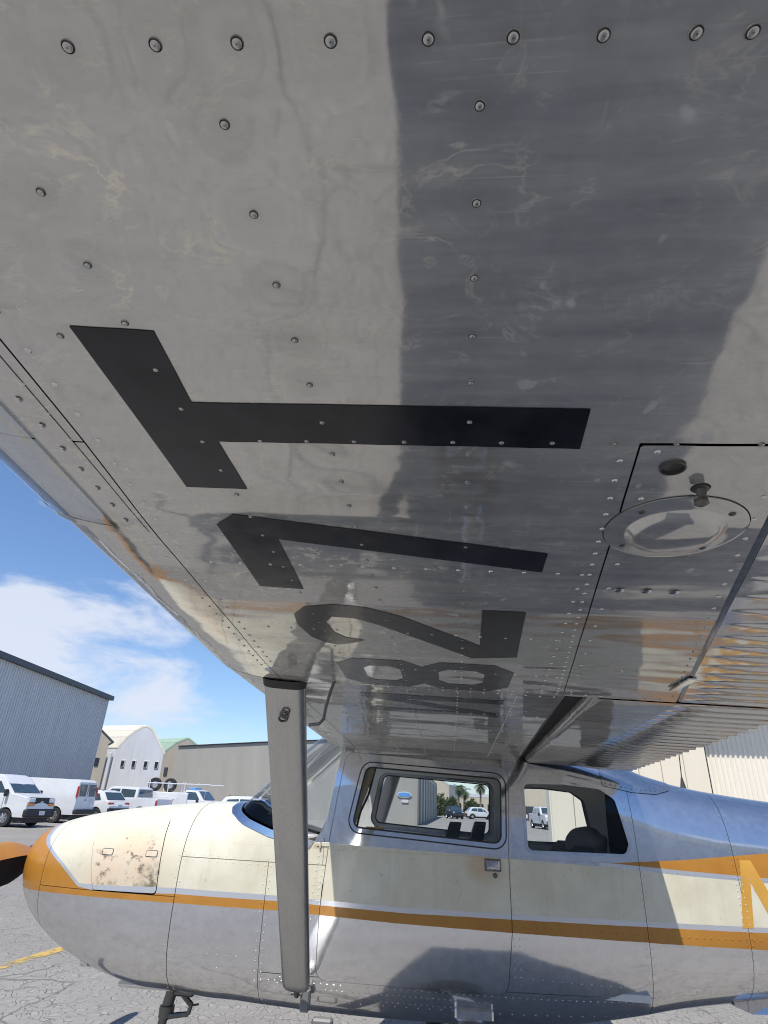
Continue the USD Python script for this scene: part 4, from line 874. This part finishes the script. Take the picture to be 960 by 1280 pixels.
obj('window', rbox((-44.6, 74.95, 5.0), (.55, .1, 1.0), .02), W_GLASS, s0, False, True)
s1 = shed('white_hangar', 'white hangar with curved cream roof and four small windows in a row', [(-47.9, 0), (-47.6, 7.3), (-46.5, 8.8), (-45.4, 9.75), (-44.5, 10.3), (-43.7, 10.45), (-42.9, 10.0), (-41.9, 8.7), (-40.4, 6.8), (-40.2, 0)], 85, (-21, 7), W_WHITE, W_CROOF, (-44, 85, 0), .30)
for xx in (-46.3, -44.6, -42.75, -41.1):
    w_ = obj('window', rbox((xx, 84.93, 5.35), (.62, .14, .95), .02), W_WFR, s1, False, True); obj('pane', bx((xx, 84.85, 5.35), (.46, .03, .8)), W_GLASS, w_, False, True)
for k in range(3): obj('pilaster', rbox((-48.4-1.05*k, 84.8+.30*k, 3.4), (.42, .3, 6.8), .03), W_WFR, s1, False, True)
s2 = shed('green_roof_hangar', 'brownish hangar with a green roof to the right of the white hangar', [(-47.7, 0), (-47.7, 7.5), (-45.4, 9.4), (-43.5, 10.2), (-41.7, 9.1), (-39.4, 7), (-39.4, 0)], 100, (-14, 9), W_TAN2, W_GROOF, (-43, 100, 0), .3)
for xx in (-46.4, -44.2):
    w_ = obj('window', rbox((xx, 99.93, 5.0), (.6, .14, 1.3), .02), W_TRIM, s2, False, True)
s3 = shed('tan_hangar', 'long blank tan hangar wall behind the windscreen with an oval sign', [(-25.2, 0), (-25.0, 5.8), (-15.7, 6.5), (-9.0, 6.9), (-1.65, 4.75), (-1.65, 0)], 55, (.9, 48), W_TAN, W_TRIM, (-12, 55, 0), .10)
obj('corner_trim', rbox((-1.63, 54.95, 2.35), (.16, .16, 4.7), .02), W_TAN2, s3, False, True)
for k in range(9): obj('buttress', rbox((-1.58+.018*(k*5+4), 59+5*k, 2.2), (.14, .22, 4.4), .02), W_TAN2, s3, False, True)
ov = Point(0, 0).buffer(1, quad_segs=16); ov = shapely.affinity.scale(ov, .66, .26) if hasattr(shapely, 'affinity') else ov
B_SIGN = plain('blue_sign', (.10, .30, .62), .4)
sg = obj('sign_board', prism([(-2.76+.66*math.cos(a), 2.42+.26*math.sin(a)) for a in np.linspace(0, 2*math.pi, 33)[:-1]], 54.9, 54.96), W_WFR, s3, False, True)
obj('sign_face', prism([(-2.76+.58*math.cos(a), 2.44+.17*math.sin(a)) for a in np.linspace(0, 2*math.pi, 33)[:-1]], 54.86, 54.9), B_SIGN, sg, False, True)
obj('notice_board', rbox((-2.7, 54.93, 1.90), (.62, .05, .24), .01), W_WFR, s3, False, True)
# far side of the field, seen through the cabin windows
f1 = shed('beige_tower_building', 'beige two storey building with pale roof beyond the tan hangar corner', [(-4, 0), (-4, 6.3), (-2.6, 7.4), (1.2, 5.3), (1.2, 0)], 125, (2, 12), W_BEIGE, W_LROOF, (-2, 125, 0))
f2 = shed('low_terminal_building', 'long low beige building with white roof edge behind the palms', [(1.6, 0), (1.6, 3.6), (14.5, 3.6), (14.5, 0)], 140, (0, 14), W_BEIGE, W_WFR, (8, 140, 0), .7)
for k in range(5): obj('window', rbox((3+2.4*k, 139.9, 1.7), (1.5, .12, 1.3), .02), W_GLASS, f2, False, True)
f3 = shed('green_roof_building', 'tan building with pale green roof seen through the rear cabin window', [(12.6, 0), (12.6, 3.9), (14.2, 4.9), (30, 5.2), (30, 0)], 108, (2, 20), W_BEIGE, W_LROOF, (20, 108, 0), .8)
obj('shade_opening', bx((17, 107.9, 1.2), (7, .2, 1.9)), W_TRIM, f3, False, True)
# cream hangar behind the tail: sliding door leaves, corrugated wall set back under the eave
h2 = thing('cream_hangar', 'cream hangar with tall flat sliding doors and corrugated wall behind the tail', 'hangar', (16, 36, 0))
xs = np.linspace(7.13, 16.1, 8)
for a, b in zip(xs[:-1], xs[1:]):
    obj('door_leaf', rbox(((a+b)/2, 34.06, 4.25), (b-a-.03, .12, 8.3), .02), W_CREAM, h2, False, True)
obj('wall', [ribbed((16.1, 35.3), (44, 35.3), 0, 8.9, .28, .07, (0, -1)), bx((11.6, 34.9, 4.2), (9.0, 1.2, 8.4)), extr(Polygon([(7.2, 34.15), (9.7, 50), (44, 50), (44, 49.7), (10, 49.7), (7.6, 34.15)]), 8.4)], W_CREAM2, h2, False, True)
obj('eave', [bx((30, 34.6, 8.45), (28.2, 1.9, .5)), bx((11.6, 33.95, 8.7), (9.6, .5, .8))], W_CREAM2, h2, False, True)
obj('roof', prism([(9.5, 9.0), (25, 11.5), (44.5, 9.0), (44.5, 8.75), (9.5, 8.75)], 33.7, 50), W_CROOF, h2, False, True)
obj('downpipe', cyl((16.2, 34.4, 0), (16.2, 34.4, 8.4), .09, 10), W_TRIM, h2, 40, True)

# palms and shrubs
M_FROND = (lambda g: g.done('palm_frond', g('mix_closure', 'closure', fac=.25, closure1=g('principled_bsdf', 'BSDF', base_color=(.075, .11, .045), roughness=.6), closure2=g('translucent_bsdf', 'BSDF', color=(.12, .17, .05)))))(G())
M_TRUNK = plain('palm_trunk', (.20, .155, .115), .9, bump=.01, bscale=12); M_LEAF = (lambda g: g.done('shrub_leaf', g('mix_closure', 'closure', fac=.2, closure1=g('principled_bsdf', 'BSDF', base_color=g.ramp(g('object_info', 'random'), [(0, (.05, .075, .03)), (1, (.08, .11, .045))]), roughness=.6), closure2=g('translucent_bsdf', 'BSDF', color=(.10, .15, .04)))))(G())
def palm(x, y, h, label, seed):
    r = np.random.default_rng(seed); t = thing('palm_tree', label, 'palm tree', (x, y, 0), 0, 'palms beyond the field')
    obj('trunk', tube([(0, 0, 0), (.05, 0, h*.4), (.12, .05, h*.75), (.15, .05, h)], [.26, .19, .16, .15], 9), M_TRUNK, t, 40)
    V, F, n = [], [], 0
    for k in range(54):
        az = r.uniform(0, 2*math.pi); el = r.uniform(-.9, 1.2); L = r.uniform(1.5, 2.1); d = np.array([math.cos(az), math.sin(az), 0]); s = np.array([-math.sin(az), math.cos(az), 0])
        p = np.array([.15, .05, h]); pts = []
        for q in range(7):
            a = el-q*.28; pts.append(p.copy()); p = p+(d*math.cos(a)+np.array([0, 0, 1])*math.sin(a))*L/7
        for q in range(6):
            for sd in (-1, 1):
                for w in range(2):
                    a = pts[q]+(pts[q+1]-pts[q])*(w*.5); b = a+(pts[q+1]-pts[q])*.7+s*sd*(.34 if 0 < q < 5 else .2)+[0, 0, -.12]; c = a+(pts[q+1]-pts[q])*.35
                    V += [a, c, b]; F.append((n, n+1, n+2)); n += 3
    obj('crown', (np.array(V), np.array(F)), M_FROND, t)
palm(2.9, 120, 4.9, 'palm tree to the left of the pair behind the field', 1); palm(4.0, 124, 4.3, 'shorter palm tree between two palms behind the field', 2); palm(7.0, 120, 5.3, 'palm tree standing furthest right behind the field', 3)
def shrub(x, y, w, h, label, seed):
    r = np.random.default_rng(seed); t = thing('shrub', label, 'shrub', (x, y, 0)); N = 900
    u = r.normal(size=(N, 3)); u /= np.linalg.norm(u, axis=1)[:, None]; rad = r.uniform(.55, 1, N)**.6; c = u*rad[:, None]*[w/2, w/2, h/2]+[0, 0, h/2]; c += .35*(meshkit.noise(c*1.1, seed)[:, None]-.5)*[w, w, h]; c[:, 2] = np.maximum(c[:, 2], .1)
    a = r.normal(size=(N, 3))*.24; b = r.normal(size=(N, 3))*.24; V = np.stack([c, c+a, c+b], 1).reshape(-1, 3)
    obj('foliage', (V, np.arange(3*N).reshape(-1, 3)), M_LEAF, t); obj('stem', cyl((0, 0, 0), (0, 0, h*.5), .12, 8), M_TRUNK, t, 40)
shrub(1.6, 118, 2.6, 3.2, 'rounded green shrub at the foot of the left palm', 5); shrub(5.4, 122, 3.0, 2.8, 'rounded green shrub between the palms', 6); shrub(-.4, 116, 2.4, 3.4, 'tall green shrub against the beige building', 8)

# ------------------------------------------------------------------ vehicles
def carpaint(name, col, metal=0.):
    g = G(); n = g.noise(g('geometry', 'position'), 2.5, 4); c = np.array(col)
    return g.done(name, g('principled_bsdf', 'BSDF', base_color=g.ramp(n, [(.3, c*.95), (.7, np.minimum(c*1.03, 1))]), roughness=.32, metallic=metal, coat_weight=.6, coat_roughness=.06))
C_WHITE = carpaint('white_car_paint', (.64, .65, .67)); C_BLUE = carpaint('dark_blue_car_paint', (.03, .05, .09), .3)
C_GLASS = plain('car_glass', (.035, .06, .075), .06, coat=1.0); C_TYRE = plain('tyre_rubber', (.022, .022, .024), .8); C_RIM = plain('alloy_rim', (.55, .55, .56), .3, metal=.9); C_BLACK = plain('black_plastic', (.022, .023, .026), .6)
C_AMBER = plain('amber_lamp', (.62, .22, .04), .25, coat=1.); C_RED = plain('red_lamp', (.42, .02, .02), .25, coat=1.); C_LAMP = plain('clear_lamp', (.62, .65, .68), .15, coat=1.); C_PLATE = plain('number_plate', (.55, .56, .58), .5)
def vehicle(name, label, cat, loc, rotz, prof, W, belt, top, wheels, R, glass, taper=.15, paint=None, group=None, extras=None, nose=.10):
    paint = paint or C_WHITE; t = thing(name, label, cat, loc, rotz, group); P = Polygon(prof); xs_ = [p[0] for p in prof]; x0, x1 = min(xs_), max(xs_)
    def yw(x, z): 
        e = np.clip((np.abs(np.asarray(x)-(x0+x1)/2)/((x1-x0)/2)-.72)/.28, 0, 1)
        return W/2*(1-taper*np.clip((np.asarray(z)-belt)/(top-belt), 0, 1.1)-.04*np.clip((.62-np.asarray(z))/.4, 0, 1))*(1-nose*e**2)
    arches = P
    for wx in wheels: arches = arches.difference(Point(wx, R).buffer(R*1.22, quad_segs=8))
    q = arches.buffer(-.02).buffer(.02, quad_segs=3); q = max(getattr(q, 'geoms', [q]), key=lambda h: h.area)
    m0 = cut(q, lambda x, z: np.stack([x, yw(x, z), z], -1), .35, .22); m1 = m0.copy(); m1.vertices = m1.vertices*[1, -1, 1]; m1.invert()
    e = densify(list(q.exterior.coords)[:-1], .18); e = np.vstack([e, e[:1]]); tt = np.array([-1, -.96, -.8, 0, .8, .96, 1.]); ins = np.array([0, .6, 1, 1.15, 1, .6, 0])*.035
    ctr = np.array([(x0+x1)/2, .9]); V = []
    nrm = np.stack([np.gradient(e[:, 1]), -np.gradient(e[:, 0])], 1); nrm /= np.maximum(np.linalg.norm(nrm, axis=1)[:, None], 1e-9)
    if ((e-ctr)*nrm).sum() < 0: nrm = -nrm
    for k, i_ in zip(tt, ins): 
        ee = e+nrm*i_*np.where(e[:, 1:2] > .45, 1, 0); V.append(np.stack([ee[:, 0], k*yw(e[:, 0], e[:, 1]), ee[:, 1]], 1))
    n = len(e); v = np.vstack(V); f = []
    for a in range(len(tt)-1):
        i = np.arange(n-1); f += [np.stack([a*n+i, a*n+i+1, (a+1)*n+i+1], 1), np.stack([a*n+i, (a+1)*n+i+1, (a+1)*n+i], 1)]
    obj('body', trimesh.util.concatenate([m0, m1, trimesh.Trimesh(v, np.vstack(f), process=False)]), paint, t, 35)
    obj('underbody', bx(((x0+x1)/2, 0, R*.95), (x1-x0-.3, W*.86, R*.9)), C_BLACK, t)
    for wx in wheels:
        for sd in (-1, 1):
            w_ = obj('wheel', lathe([(R*.55, -.11), (R*.93, -.12), (R, -.07), (R, .07), (R*.93, .12), (R*.55, .11)], 22, 'y', (wx, sd*(W/2-.13), R)), C_TYRE, t, 40)
            rim = [lathe([(R*.62, .075), (R*.55, .10), (R*.50, .06), (.01, .05)] if sd > 0 else [(R*.62, -.075), (R*.55, -.10), (R*.50, -.06), (.01, -.05)], 20, 'y', (wx, sd*(W/2-.12), R))]
            for s_ in range(6):
                an = s_*math.pi/3; rim.append(tube([(wx, sd*(W/2-.035), R), (wx+R*.55*math.cos(an), sd*(W/2-.04), R+R*.55*math.sin(an))], .035, 5))
            obj('rim', rim, C_RIM, w_, 40)
    for poly in glass.get('side', []):
        for sd in (-1, 1): obj('side_window', cut(rounded(poly, .04), lambda x, z: np.stack([x, sd*(yw(x, z)+.006), z], -1), .3, .2), C_GLASS, t)
    for nm, (a, b), k in glass.get('end', []):
        a, b = np.array(a), np.array(b); u = np.linspace(0, 1, 5); vv = np.linspace(-1, 1, 9)
        d = b-a; nn = np.array([d[1], -d[0]]); nn /= np.linalg.norm(nn); nn = nn*k
        obj(nm, grid(u, vv, lambda s, w: np.stack([a[0]+d[0]*s+nn[0]*(.045+.012*(1-w*w)), w*.86*yw(a[0]+d[0]*s, a[1]+d[1]*s), a[1]+d[1]*s+nn[1]*(.045)], -1)), C_GLASS, t, True)
    if extras: extras(t, yw)
    return t
def van_extras(t, yw):
    obj('grille', [rbox((2.83, 0, 1.05), (.10, 1.62, .40), .03)], C_BLACK, t); obj('bumper', rbox((2.86, 0, .60), (.22, 1.92, .34), .06), C_BLACK, t); obj('number_plate', rbox((2.985, .05, .60), (.02, .36, .17), .005), C_PLATE, t)
    for s in (-1, 1):
        obj('headlight', rbox((2.86, s*.66, 1.13), (.08, .40, .18), .02), C_LAMP, t); obj('indicator', rbox((2.87, s*.66, .95), (.07, .44, .11), .02), C_AMBER, t); obj('mirror', rbox((1.75, s*1.10, 1.40), (.14, .20, .30), .04), C_BLACK, t)
        obj('tail_light', rbox((-2.79, s*.90, 1.55), (.10, .12, .55), .02), C_RED, t); obj('sill', rbox((0, s*.94, .52), (3.0, .10, .18), .03), C_BLACK, t)
    obj('rear_bumper', rbox((-2.86, 0, .58), (.20, 1.9, .22), .04), C_BLACK, t); obj('rear_number_plate', rbox((-2.83, -.42, 1.12), (.03, .34, .18), .005), C_PLATE, t)
    for s in (-.43, .43): obj('rear_door_window', rbox((-2.81, s, 1.62), (.04, .62, .62), .02), C_GLASS, t)
    obj('door_seam', [bx((-2.825, 0, 1.25), (.012, .018, 1.5))], C_BLACK, t); obj('door_handle', rbox((-2.84, .10, 1.15), (.03, .16, .05), .01), C_BLACK, t)
    for s in (-1, 1):
        for xx in (.60, 1.62): obj('door_gap', bx((xx, s*.998, 1.0), (.022, .012, .95)), C_BLACK, t)
        obj('side_door_handle', rbox((.78, s*1.005, 1.22), (.16, .03, .05), .01), C_BLACK, t)
    obj('badge', rbox((2.885, 0, 1.07), (.02, .16, .06), .008), C_RIM, t)
VAN = [(-2.78, .42), (-2.80, 1.10), (-2.74, 2.02), (-2.60, 2.13), (.9, 2.15), (1.20, 2.06), (1.95, 1.38), (2.75, 1.22), (2.84, 1.05), (2.86, .42)]
VG = {'side': [[(.72, 1.38), (.72, 1.88), (1.15, 1.88), (1.66, 1.40)]], 'end': [('windshield', ((1.20, 2.02), (1.95, 1.40)), -1)]}
def dvan(name, label, x, y, rz): return vehicle(name, label, 'van', (x, y, 0), rz, VAN, 2.0, 1.35, 2.13, (-1.75, 1.85), .37, VG, .13, extras=van_extras)
def suv_extras(t, yw):
    obj('rear_bumper', rbox((-2.22, 0, .60), (.20, 1.74, .36), .06), C_BLACK, t); obj('front_bumper', rbox((2.24, 0, .55), (.16, 1.7, .3), .05), C_BLACK, t); obj('grille', rbox((2.27, 0, .82), (.06, 1.1, .20), .02), C_BLACK, t)
    obj('number_plate', rbox((-2.30, 0, .86), (.02, .36, .17), .005), C_PLATE, t)
    for s in (-1, 1):
        obj('tail_light', rbox((-2.19, s*.66, 1.00), (.10, .42, .10), .02), C_RED, t); obj('headlight', rbox((2.17, s*.66, .86), (.12, .34, .14), .03), C_LAMP, t); obj('roof_rail', rbox((-.45, s*.60, 1.69), (1.9, .04, .04), .01), C_BLACK, t); obj('mirror', rbox((.85, s*.97, 1.10), (.16, .16, .14), .04), C_WHITE, t)
        for wx in (-1.36, 1.36): obj('arch_trim', tube([(wx+.45*math.cos(a), s*(.90), .36+.45*math.sin(a)) for a in np.linspace(.1, math.pi-.1, 12)], .03, 6), C_BLACK, t, 40)
SUV = [(-2.20, .40), (-2.26, .85), (-2.12, 1.08), (-1.90, 1.15), (-1.50, 1.60), (-1.2, 1.66), (.15, 1.67), (.42, 1.60), (1.12, 1.10), (2.05, .95), (2.24, .80), (2.26, .40)]
SG = {'side': [[(-1.62, 1.15), (-1.30, 1.50), (-.62, 1.54), (-.62, 1.08)], [(-.55, 1.08), (-.55, 1.54), (.22, 1.54), (.30, 1.06)], [(.36, 1.06), (.32, 1.50), (.92, 1.06)]], 'end': [('windshield', ((.44, 1.57), (1.10, 1.12)), -1), ('rear_window', ((-1.52, 1.56), (-1.92, 1.17)), 1)]}
def suv(name, label, x, y, rz, paint=None): return vehicle(name, label, 'car', (x, y, 0), rz, SUV, 1.86, 1.05, 1.67, (-1.36, 1.36), .36, SG, .2, paint, extras=suv_extras)
def pick_extras(t, yw):
    obj('rear_bumper', rbox((-2.86, 0, .62), (.18, 1.86, .24), .04), C_BLACK, t); obj('front_bumper', rbox((2.72, 0, .62), (.18, 1.86, .28), .05), C_RIM, t); obj('grille', rbox((2.66, 0, .98), (.08, 1.3, .30), .02), C_BLACK, t); obj('number_plate', rbox((-2.96, 0, .66), (.02, .34, .16), .005), C_PLATE, t)
    obj('tailgate_badge', rbox((-2.80, .1, 1.02), (.02, .12, .12), .01), C_BLACK, t)
    for s in (-1, 1):
        obj('tail_light', rbox((-2.76, s*.88, 1.02), (.12, .14, .44), .02), C_RED, t); obj('headlight', rbox((2.62, s*.72, 1.0), (.1, .34, .22), .02), C_LAMP, t); obj('mirror', rbox((1.10, s*1.08, 1.28), (.12, .16, .26), .03), C_BLACK, t)
PICK = [(-2.78, .48), (-2.80, 1.30), (-1.35, 1.30), (-1.30, 1.86), (-1.1, 1.93), (.55, 1.93), (.75, 1.88), (1.35, 1.32), (2.60, 1.22), (2.70, 1.05), (2.70, .48)]
PG = {'side': [[(-1.18, 1.36), (-1.15, 1.80), (-.12, 1.83), (-.12, 1.34)], [(-.02, 1.34), (-.02, 1.83), (.62, 1.81), (1.08, 1.36)]], 'end': [('windshield', ((.77, 1.86), (1.34, 1.36)), -1), ('rear_window', ((-1.30, 1.80), (-1.34, 1.38)), 1)]}
def pick(name, label, x, y, rz): return vehicle(name, label, 'pickup', (x, y, 0), rz, PICK, 1.98, 1.30, 1.93, (-1.75, 1.75), .39, PG, .16, extras=pick_extras, nose=.05)
dvan('cargo_van', 'white cargo van facing right with black grille and orange side lamp', -20.6, 25.0, -6)
dvan('cargo_van', 'white cargo van seen from its rear doors, parked beside the front facing van', -21.6, 30.3, 178)
suv('parked_suv', 'white compact car seen from the rear between the van and the pickup', -20.6, 33.9, 166)
suv('parked_car', 'white car of which only the roof shows behind the compact car', -24.2, 40.0, 172)
pick('pickup_truck', 'white pickup with red tail lamp parked beside the utility truck', -19.85, 36.8, 174)
def util_extras(t, yw):
    body = [rbox((-1.45, 0, 1.16), (3.6, 2.1, 1.18), .03)]; obj('service_body', body, C_WHITE, t)
    for s in (-1, 1):
        for a, b in ((-2.7, -1.9), (-1.0, -.3)): obj('locker_door', rbox(((a+b)/2, s*1.055, 1.12), (b-a-.05, .02, .62), .006), C_WHITE, t)
        obj('locker_door', rbox((-1.45, s*1.055, 1.36), (.8, .02, .26), .006), C_WHITE, t)
        for xx in (-2.3, -1.45, -.65): obj('lock', rbox((xx, s*1.07, 1.30), (.07, .02, .07), .01), C_BLACK, t)
        obj('rack_rail', tube([(-2.75, s*.98, 2.28), (1.9, s*.98, 2.28)], .03, 8), C_WHITE, t, 40)
        for xx in (-2.6, -1.2, .0): obj('rack_post', tube([(xx, s*.98, 1.55), (xx, s*.98, 2.42)], .03, 8), C_WHITE, t, 40)
        obj('tail_light', rbox((-2.82, s*.85, .95), (.05, .2, .3), .01), C_RED, t); obj('headlight', rbox((2.62, s*.72, 1.0), (.1, .34, .22), .02), C_LAMP, t); obj('mirror', rbox((1.10, s*1.08, 1.28), (.12, .16, .26), .03), C_BLACK, t)
    for xx in (-2.6, -1.2, .0): obj('rack_cross_bar', tube([(xx, -.98, 2.28), (xx, .98, 2.28)], .028, 8), C_WHITE, t, 40)
    obj('front_bumper', rbox((2.72, 0, .62), (.18, 1.86, .28), .05), C_RIM, t); obj('grille', rbox((2.66, 0, .98), (.08, 1.3, .30), .02), C_BLACK, t)
    obj('roof_beacon', rbox((.30, 0, 2.02), (.5, 1.0, .14), .03), B_SIGN, t)
UT = [(-.05, .48), (-.05, 1.86), (.10, 1.93), (.75, 1.93), (.95, 1.88), (1.45, 1.32), (2.60, 1.22), (2.70, 1.05), (2.70, .48)]
UTP = [(-2.75, .48), (-2.75, 1.5), (-.05, 1.5)]+UT[1:]
UG = {'side': [[(.12, 1.34), (.12, 1.82), (.82, 1.81), (1.22, 1.36)]], 'end': [('windshield', ((.96, 1.86), (1.44, 1.36)), -1)]}
vehicle('utility_truck', 'white utility truck with lockers and a pipe ladder rack', 'truck', (-16.3, 38.7, 0), -5, UTP, 1.98, 1.30, 1.93, (-1.75, 1.75), .39, UG, .16, extras=util_extras, nose=.05)
suv('parked_car', 'white car whose roof just shows above the engine cowl', -10.0, 33.0, -8)
suv('parked_car', 'dark blue car parked far off at the end of the tan hangar', 2.0, 96, -75, C_BLUE)
suv('parked_car', 'white car far off in the open field, left of its pair', 6.0, 100, 10); suv('parked_car', 'white car far off in the open field, right of its pair', 11.3, 103, 5)
pick('pickup_truck', 'white pickup far off seen through the rear cabin window', 10.9, 63, -80)
def spare(x, y, z, lab):
    t = thing('spare_wheel', lab, 'spare wheel', (x, y, z), 12, None); R = .44
    obj('tyre', lathe([(R*.55, -.12), (R*.92, -.14), (R, -.09), (R, .09), (R*.92, .14), (R*.55, .12)], 26, 'y'), C_TYRE, t, 40); obj('rim', lathe([(R*.58, -.08), (R*.5, -.10), (R*.42, -.03), (.12, -.05), (.01, -.06), (.01, .06), (R*.42, .03), (R*.58, .08)], 22, 'y'), C_RIM, t, 40)
spare(-17.9, 38.8, 2.19, 'spare wheel standing upright on the utility truck in the rack'); spare(-19.05, 38.9, 2.20, 'spare wheel half hidden behind the pickup cab')
obj('tyre_carrier', bx((-21.7, 44.6, .79), (.7, .5, 1.58)), C_BLACK) if False else None

# the hangar across the apron behind the photographer: it shows in the polished skins
h3 = thing('apron_hangar', 'pale corrugated hangar across the apron, seen only mirrored in the polished fuselage', 'hangar', (8, -26, 0))
obj('wall', ribbed((-6, -24), (60, -24), 0, 9.5, 1.8, .25, (0, 1)), W_WHITE, h3, False, True); obj('roof', prism([(-6.6, 9.4), (27, 12.5), (60.6, 9.4)], -44, -23.6), W_CROOF, h3, False, True)
